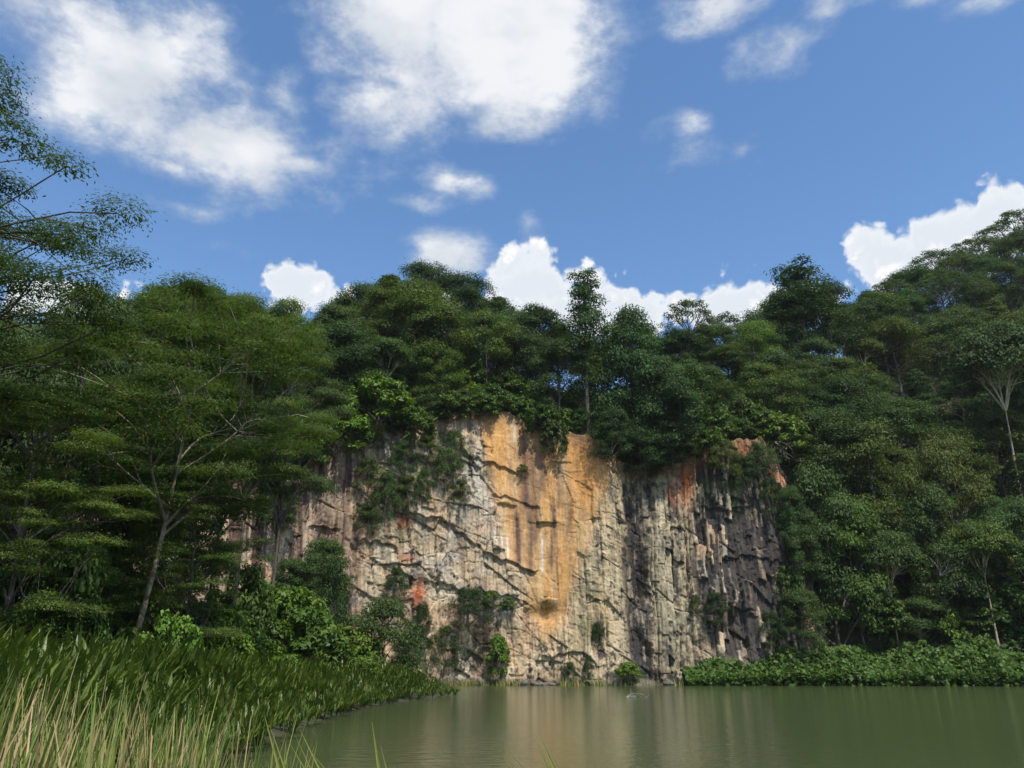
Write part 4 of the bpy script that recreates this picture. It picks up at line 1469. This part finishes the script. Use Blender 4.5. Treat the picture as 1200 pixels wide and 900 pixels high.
def ferns():
    rng = np.random.default_rng(79)
    n = 850
    y = 16 + 63 * rng.random(n) ** 1.15
    sx_ = np.interp(y, SHORE[::1, 1][3:11], SHORE[::1, 0][3:11])
    x = sx_ + .9 - rng.random(n) ** 1.1 * np.interp(y, [13, 30, 50, 79], [14, 13, 9, 7])
    z = np.maximum(terrain(x, y), .05)
    keep = (x < sx_ + .8)
    x, y, z = x[keep], y[keep], z[keep]
    nf = 8
    n = len(x)
    hscale = np.interp(sx_[keep] - x, [-.8, 1.0, 3, 9], [.5, .75, 1.0, 1.08]) * np.interp(y, [13, 30, 50, 79], [.84, .92, .80, .60]) * (.72 + .56 * fbm(x * .35, y * .35, 19, 2))
    bx = np.repeat(np.stack((x, y, z), -1), nf, 0)
    hs = np.repeat(hscale, nf)
    a = rng.uniform(0, 2 * math.pi, n * nf)
    dirs = np.stack((np.cos(a) + .35, np.sin(a) - .1, np.zeros_like(a)), -1)
    dirs /= np.linalg.norm(dirs, axis=1)[:, None]
    L = hs * rng.uniform(1.5, 2.4, n * nf)
    upa = rng.uniform(1.05, 1.45, n * nf)
    VV_, FF_ = [], []
    off = 0
    npin = 7
    for k in range(npin):
        t = .25 + .75 * k / (npin - 1)
        # point on the rachis
        hor_ = L * (np.cos(upa) * t + .32 * t * t)
        ver_ = L * (np.sin(upa) * t - .20 * t * t)
        P = bx + dirs * hor_[:, None] + np.array((0, 0, 1.0)) * ver_[:, None]
        sgn = 1 if k % 2 else -1
        side = np.stack((-dirs[:, 1], dirs[:, 0], np.zeros(len(dirs))), -1) * sgn
        d2 = dirs * .55 + side * rng.uniform(.5, 1.0, len(dirs))[:, None] + np.array((.25, 0, 0))
        d2[:, 2] = 0
        d2 /= np.linalg.norm(d2, axis=1)[:, None]
        V, F_ = strap(P, d2, rng.uniform(.75, 1.45, len(P)), hs * rng.uniform(.55, 1.05, len(P)), hs * rng.uniform(.12, .23, len(P)), 2, .32)
        VV_.append(V)
        FF_.append(F_ + off)
        off += len(V)
    V, F_ = strap(bx, dirs, upa, L * .95, .035 + 0 * L, 2, .25)
    VV_.append(V)
    FF_.append(F_ + off)
    o = link('fern_bed', mesh_np('fern_bed', np.concatenate(VV_), np.concatenate(FF_)), M_FERN)
    tag(o, 'dense bed of tall leathery ferns along the left bank', 'ferns', kind='stuff')


ferns()


def grass_mesh(name, x, y, z, Lr, Wr, seed, lean=(0.1, 0), upr=(1.15, 1.5), curl=.12):
    rng = np.random.default_rng(seed)
    n = len(x)
    a = rng.uniform(0, 2 * math.pi, n)
    d = np.stack((np.cos(a) + lean[0] * 4, np.sin(a) + lean[1] * 4, np.zeros(n)), -1)
    d /= np.linalg.norm(d, axis=1)[:, None]
    V, F_ = strap(np.stack((x, y, z), -1), d, rng.uniform(*upr, n), rng.uniform(*Lr, n), rng.uniform(*Wr, n), 4, curl * rng.uniform(.3, 1.6, n))
    return mesh_np(name, V, F_)


def grasses():
    rng = np.random.default_rng(80)
    n = 1900
    y = np.where(rng.random(n) < .85, rng.uniform(3.6, 10.5, n), rng.uniform(9, 15, n))
    u = rng.uniform(-90, 1, n) * 1.0
    U = np.where(rng.random(n) < .85, rng.uniform(-60, 300, n), rng.uniform(250, 400, n))
    x = (U - 600) / FPX * y * 1.03
    z = terrain(x, y)
    keep = z > -.3
    x, y, z, U = x[keep], y[keep], z[keep], U[keep]
    rng2 = np.random.default_rng(81)
    top = np.interp(U, [-60, 60, 150, 250, 330, 400], [2.45, 2.42, 2.30, 2.12, 1.95, 1.7]) + (y - 6) * .01
    L = np.maximum(.5, (top - z) * (.62 + .5 * rng2.random(len(x)) + .22 * (rng2.random(len(x)) > .96)))
    a = rng2.uniform(0, 2 * math.pi, len(x))
    d = np.stack((np.cos(a) + .3, np.sin(a), np.zeros(len(x))), -1)
    d /= np.linalg.norm(d, axis=1)[:, None]
    V, F_ = strap(np.stack((x, y, z), -1), d, rng2.uniform(1.34, 1.56, len(x)), L, rng2.uniform(.016, .052, len(x)), 4, .07 * rng2.uniform(.0, 1.8, len(x)) + .45 * (rng2.random(len(x)) > .93))
    o = link('tall_grass', mesh_np('tall_grass', V, F_), M_GRASS)
    tag(o, 'tall green and straw-coloured grass on the near bank', 'grass', kind='stuff')
    # short sedge along the far waterline
    xs, ys = [], []
    for (ua, ub, m) in ((500, 612, 900), (655, 705, 420), (706, 800, 160)):
        for k in range(m):
            uu = rng.uniform(ua, ub)
            q, no = cliff_point(uu, 799)
            dd = rng.random() * 1.8 + .1
            xs.append(q[0] + no[0] * dd)
            ys.append(q[1] + no[1] * dd)
    xs, ys = np.array(xs), np.array(ys)
    me_ = grass_mesh('sedge_fringe', xs, ys, np.full(len(xs), -.1), (.4, 1.3), (.05, .10), 82)
    o = link('sedge_fringe', me_, M_GRASS)
    tag(o, 'thin pale sedge along the foot of the cliff', 'grass', kind='stuff')


grasses()


def tuft(spec, label, seed):
    """a few grass blades told apart against the water: each blade a part"""
    rng = np.random.default_rng(seed)
    b0 = np.array(spec[0][:2])
    e = bpy.data.objects.new('grass_tuft', None)
    COL.objects.link(e)
    Y = spec[0][4]
    base0 = at(spec[0][0], spec[0][1], Y)
    gz = max(tz(base0[0], Y), -.6)
    e.location = (base0[0], Y, gz)
    e.empty_display_size = .1
    for (ub, vb, ut, vt, Y, wd) in spec:
        tip = at(ut, vt, Y) - np.array(e.location)
        ft = at(ub, vb, Y) - np.array(e.location)
        root = ft + (ft - tip) / max(1e-3, (tip[2] - ft[2])) * ft[2]
        mid = (root + tip) * .5
        pts = [root, root * .6 + tip * .4, root * .25 + tip * .75, tip]
        pts[2] = pts[2] + np.array((0, 0, .02))
        vs, fs = [], []
        for k, q in enumerate(pts):
            ww = wd * (1, .95, .6, .06)[k]
            vs += [q + np.array((-ww / 2, 0, 0)), q + np.array((0, ww * .25, 0)), q + np.array((ww / 2, 0, 0))]
        for k in range(3):
            for j in range(2):
                a = 3 * k + j
                fs.append((a, a + 1, a + 4, a + 3))
        link('blade', mesh_np('blade', vs, fs), M_GRASS, e)
    tag(e, label, 'grass')


tuft([(443, 899, 436, 846, 5.5, .036), (452, 899, 446, 874, 5.7, .025)], 'single tall green grass blade rising against the water', 1)
tuft([(648, 899, 632, 862, 5.2, .039), (640, 899, 629, 868, 5.3, .032), (638, 899, 631, 884, 5.2, .028), (652, 899, 640, 872, 5.4, .025)], 'yellowish grass tuft right of centre at the bottom edge', 2)
tuft([(610, 899, 588, 874, 5.2, .032), (598, 899, 590, 886, 5.2, .028), (618, 899, 600, 884, 5.3, .021)], 'small leaning grass tuft left of the yellowish one at the bottom edge', 3)
tuft([(372, 899, 352, 856, 5.3, .036), (362, 899, 346, 862, 5.4, .02), (378, 899, 362, 878, 5.2, .028), (366, 899, 372, 868, 5.5, .021), (355, 899, 340, 872, 5.5, .032)], 'grass tuft at the right end of the near tall grass', 4)
tuft([(325, 899, 310, 838, 5.6, .036), (332, 899, 316, 850, 5.4, .028), (318, 899, 322, 858, 5.3, .028)], 'upright grass tuft left of the end of the tall grass', 5)


# ------------------------------------------------------------------ rocks, dead wood
def rock_mesh(seed):
    import bmesh
    rng = np.random.default_rng(seed)
    bm = bmesh.new()
    bmesh.ops.create_icosphere(bm, subdivisions=3, radius=1)
    pl = rand_unit(rng, 9)
    dd = rng.uniform(.55, .85, 9)
    for v in bm.verts:
        c = np.array(v.co)
        for n_, d_ in zip(pl, dd):
            t = c @ n_ - d_
            if t > 0:
                c = c - n_ * t
        v.co = c * (1 + .05 * rng.normal())
    me = bpy.data.meshes.new('boulder')
    bm.to_mesh(me)
    bm.free()
    return me


M_ROCK = rock_mat('loose_rock', False, (.17, .15, .12))
rks = [rock_mesh(s) for s in (1, 2, 3)]
for k, (U, V, wp, hp, lb) in enumerate([
    (628, 800, 14, 6, 'low rock at the waterline below the orange streak'),
    (640, 801, 22, 5, 'long flat slab lying in the water at the cliff foot'),
    (612, 799, 12, 8, 'grey rock at the waterline beside the round bush'),
    (745, 801, 16, 5, 'flat rock in front of the small waterline bush'),
    (782, 798, 12, 9, 'blocky rock at the foot of the right cliff'),
    (690, 799, 12, 8, 'dark rock at the waterline below the hollow'),
    (560, 797, 16, 10, 'dark boulder in the mouth of the recess'),
]):
    q, no = cliff_point(U, 798)
    g = gnd(U, V)
    pos = q + no * 1.0
    zc = float(proj(pos)[2])
    o = link('boulder', rks[k % 3], M_ROCK)
    sx_, sz2 = wp / FPX * zc / 2 / .8, hp / FPX * zc / 2 / .8
    o.scale = (sx_, sx_ * .8, sz2)
    o.rotation_euler = (0, 0, k * 1.3)
    o.location = (pos[0], pos[1], sz2 * .3)
    tag(o, lb, 'rock', 'rocks at the foot of the cliff')


def dead_branch(origin, size, seed, label, spread=(1, 0, -.4), name='dead_branch'):
    rng = np.random.default_rng(seed)
    V, F_ = [], []
    sp = np.array(spread, float)
    for k in range(5):
        tip = sp * size * rng.uniform(.6, 1.0) + rng.normal(size=3) * size * .28
        pts = bend((0, 0, 0), tip, rng, 5, .1)
        tube(pts, np.linspace(.05, .015, 5) * size / 2.5, 5, V, F_)
        for j in range(4):
            s_ = pts[1 + j % 4]
            tp = s_ + (tip * .3 + rng.normal(size=3) * size * .18)
            tube(bend(s_, tp, rng, 3, .1), np.linspace(.022, .008, 3) * size / 2.5, 4, V, F_)
    o = link(name, mesh_np(name, np.array([tuple(v) for v in V]), np.array(F_), True), M_DEAD)
    o.location = tuple(origin)
    tag(o, label, 'branch', 'bare dead branches')


q, no = cliff_point(918, 508)
dead_branch(q + no * .3, 4.2, 3, 'pale dead branches hanging at the top right corner of the cliff', (.5, -.35, -.75))
q = at(1080, 560, 113)
dead_branch((q[0], 113, tz(q[0], 113) + 12), 3.5, 4, 'pale bare twigs among the crowns right of the cliff', (.5, -.5, .5))
q = gnd(748, 817)
dead_branch((q[0] - 1.0, q[1], .02), 1.9, 5, 'dead twigs floating on the lake in front of the gully', (1, 0, .05))


# ------------------------------------------------------------------ moist air
M_AIR, n = new_mat('moist_air')
pv = n.n('ShaderNodeVolumePrincipled')
pv.inputs['Color'].default_value = (.92, .95, 1.0, 1)
pv.inputs['Density'].default_value = 0.00008
pv.inputs['Anisotropy'].default_value = 0.2
out = n.n('ShaderNodeOutputMaterial')
n.l(pv.outputs[0], out.inputs['Volume'])
x0, x1, y0, y1, z0, z1 = -3050, 3050, -3050, 3050, -6, 150
me = mesh_np('haze', [(x0, y0, z0), (x1, y0, z0), (x1, y1, z0), (x0, y1, z0), (x0, y0, z1), (x1, y0, z1), (x1, y1, z1), (x0, y1, z1)],
             [(0, 3, 2, 1), (4, 5, 6, 7), (0, 1, 5, 4), (1, 2, 6, 5), (2, 3, 7, 6), (3, 0, 4, 7)])
tag(link('haze', me, M_AIR), 'thin moist haze in the air', 'haze', kind='stuff')
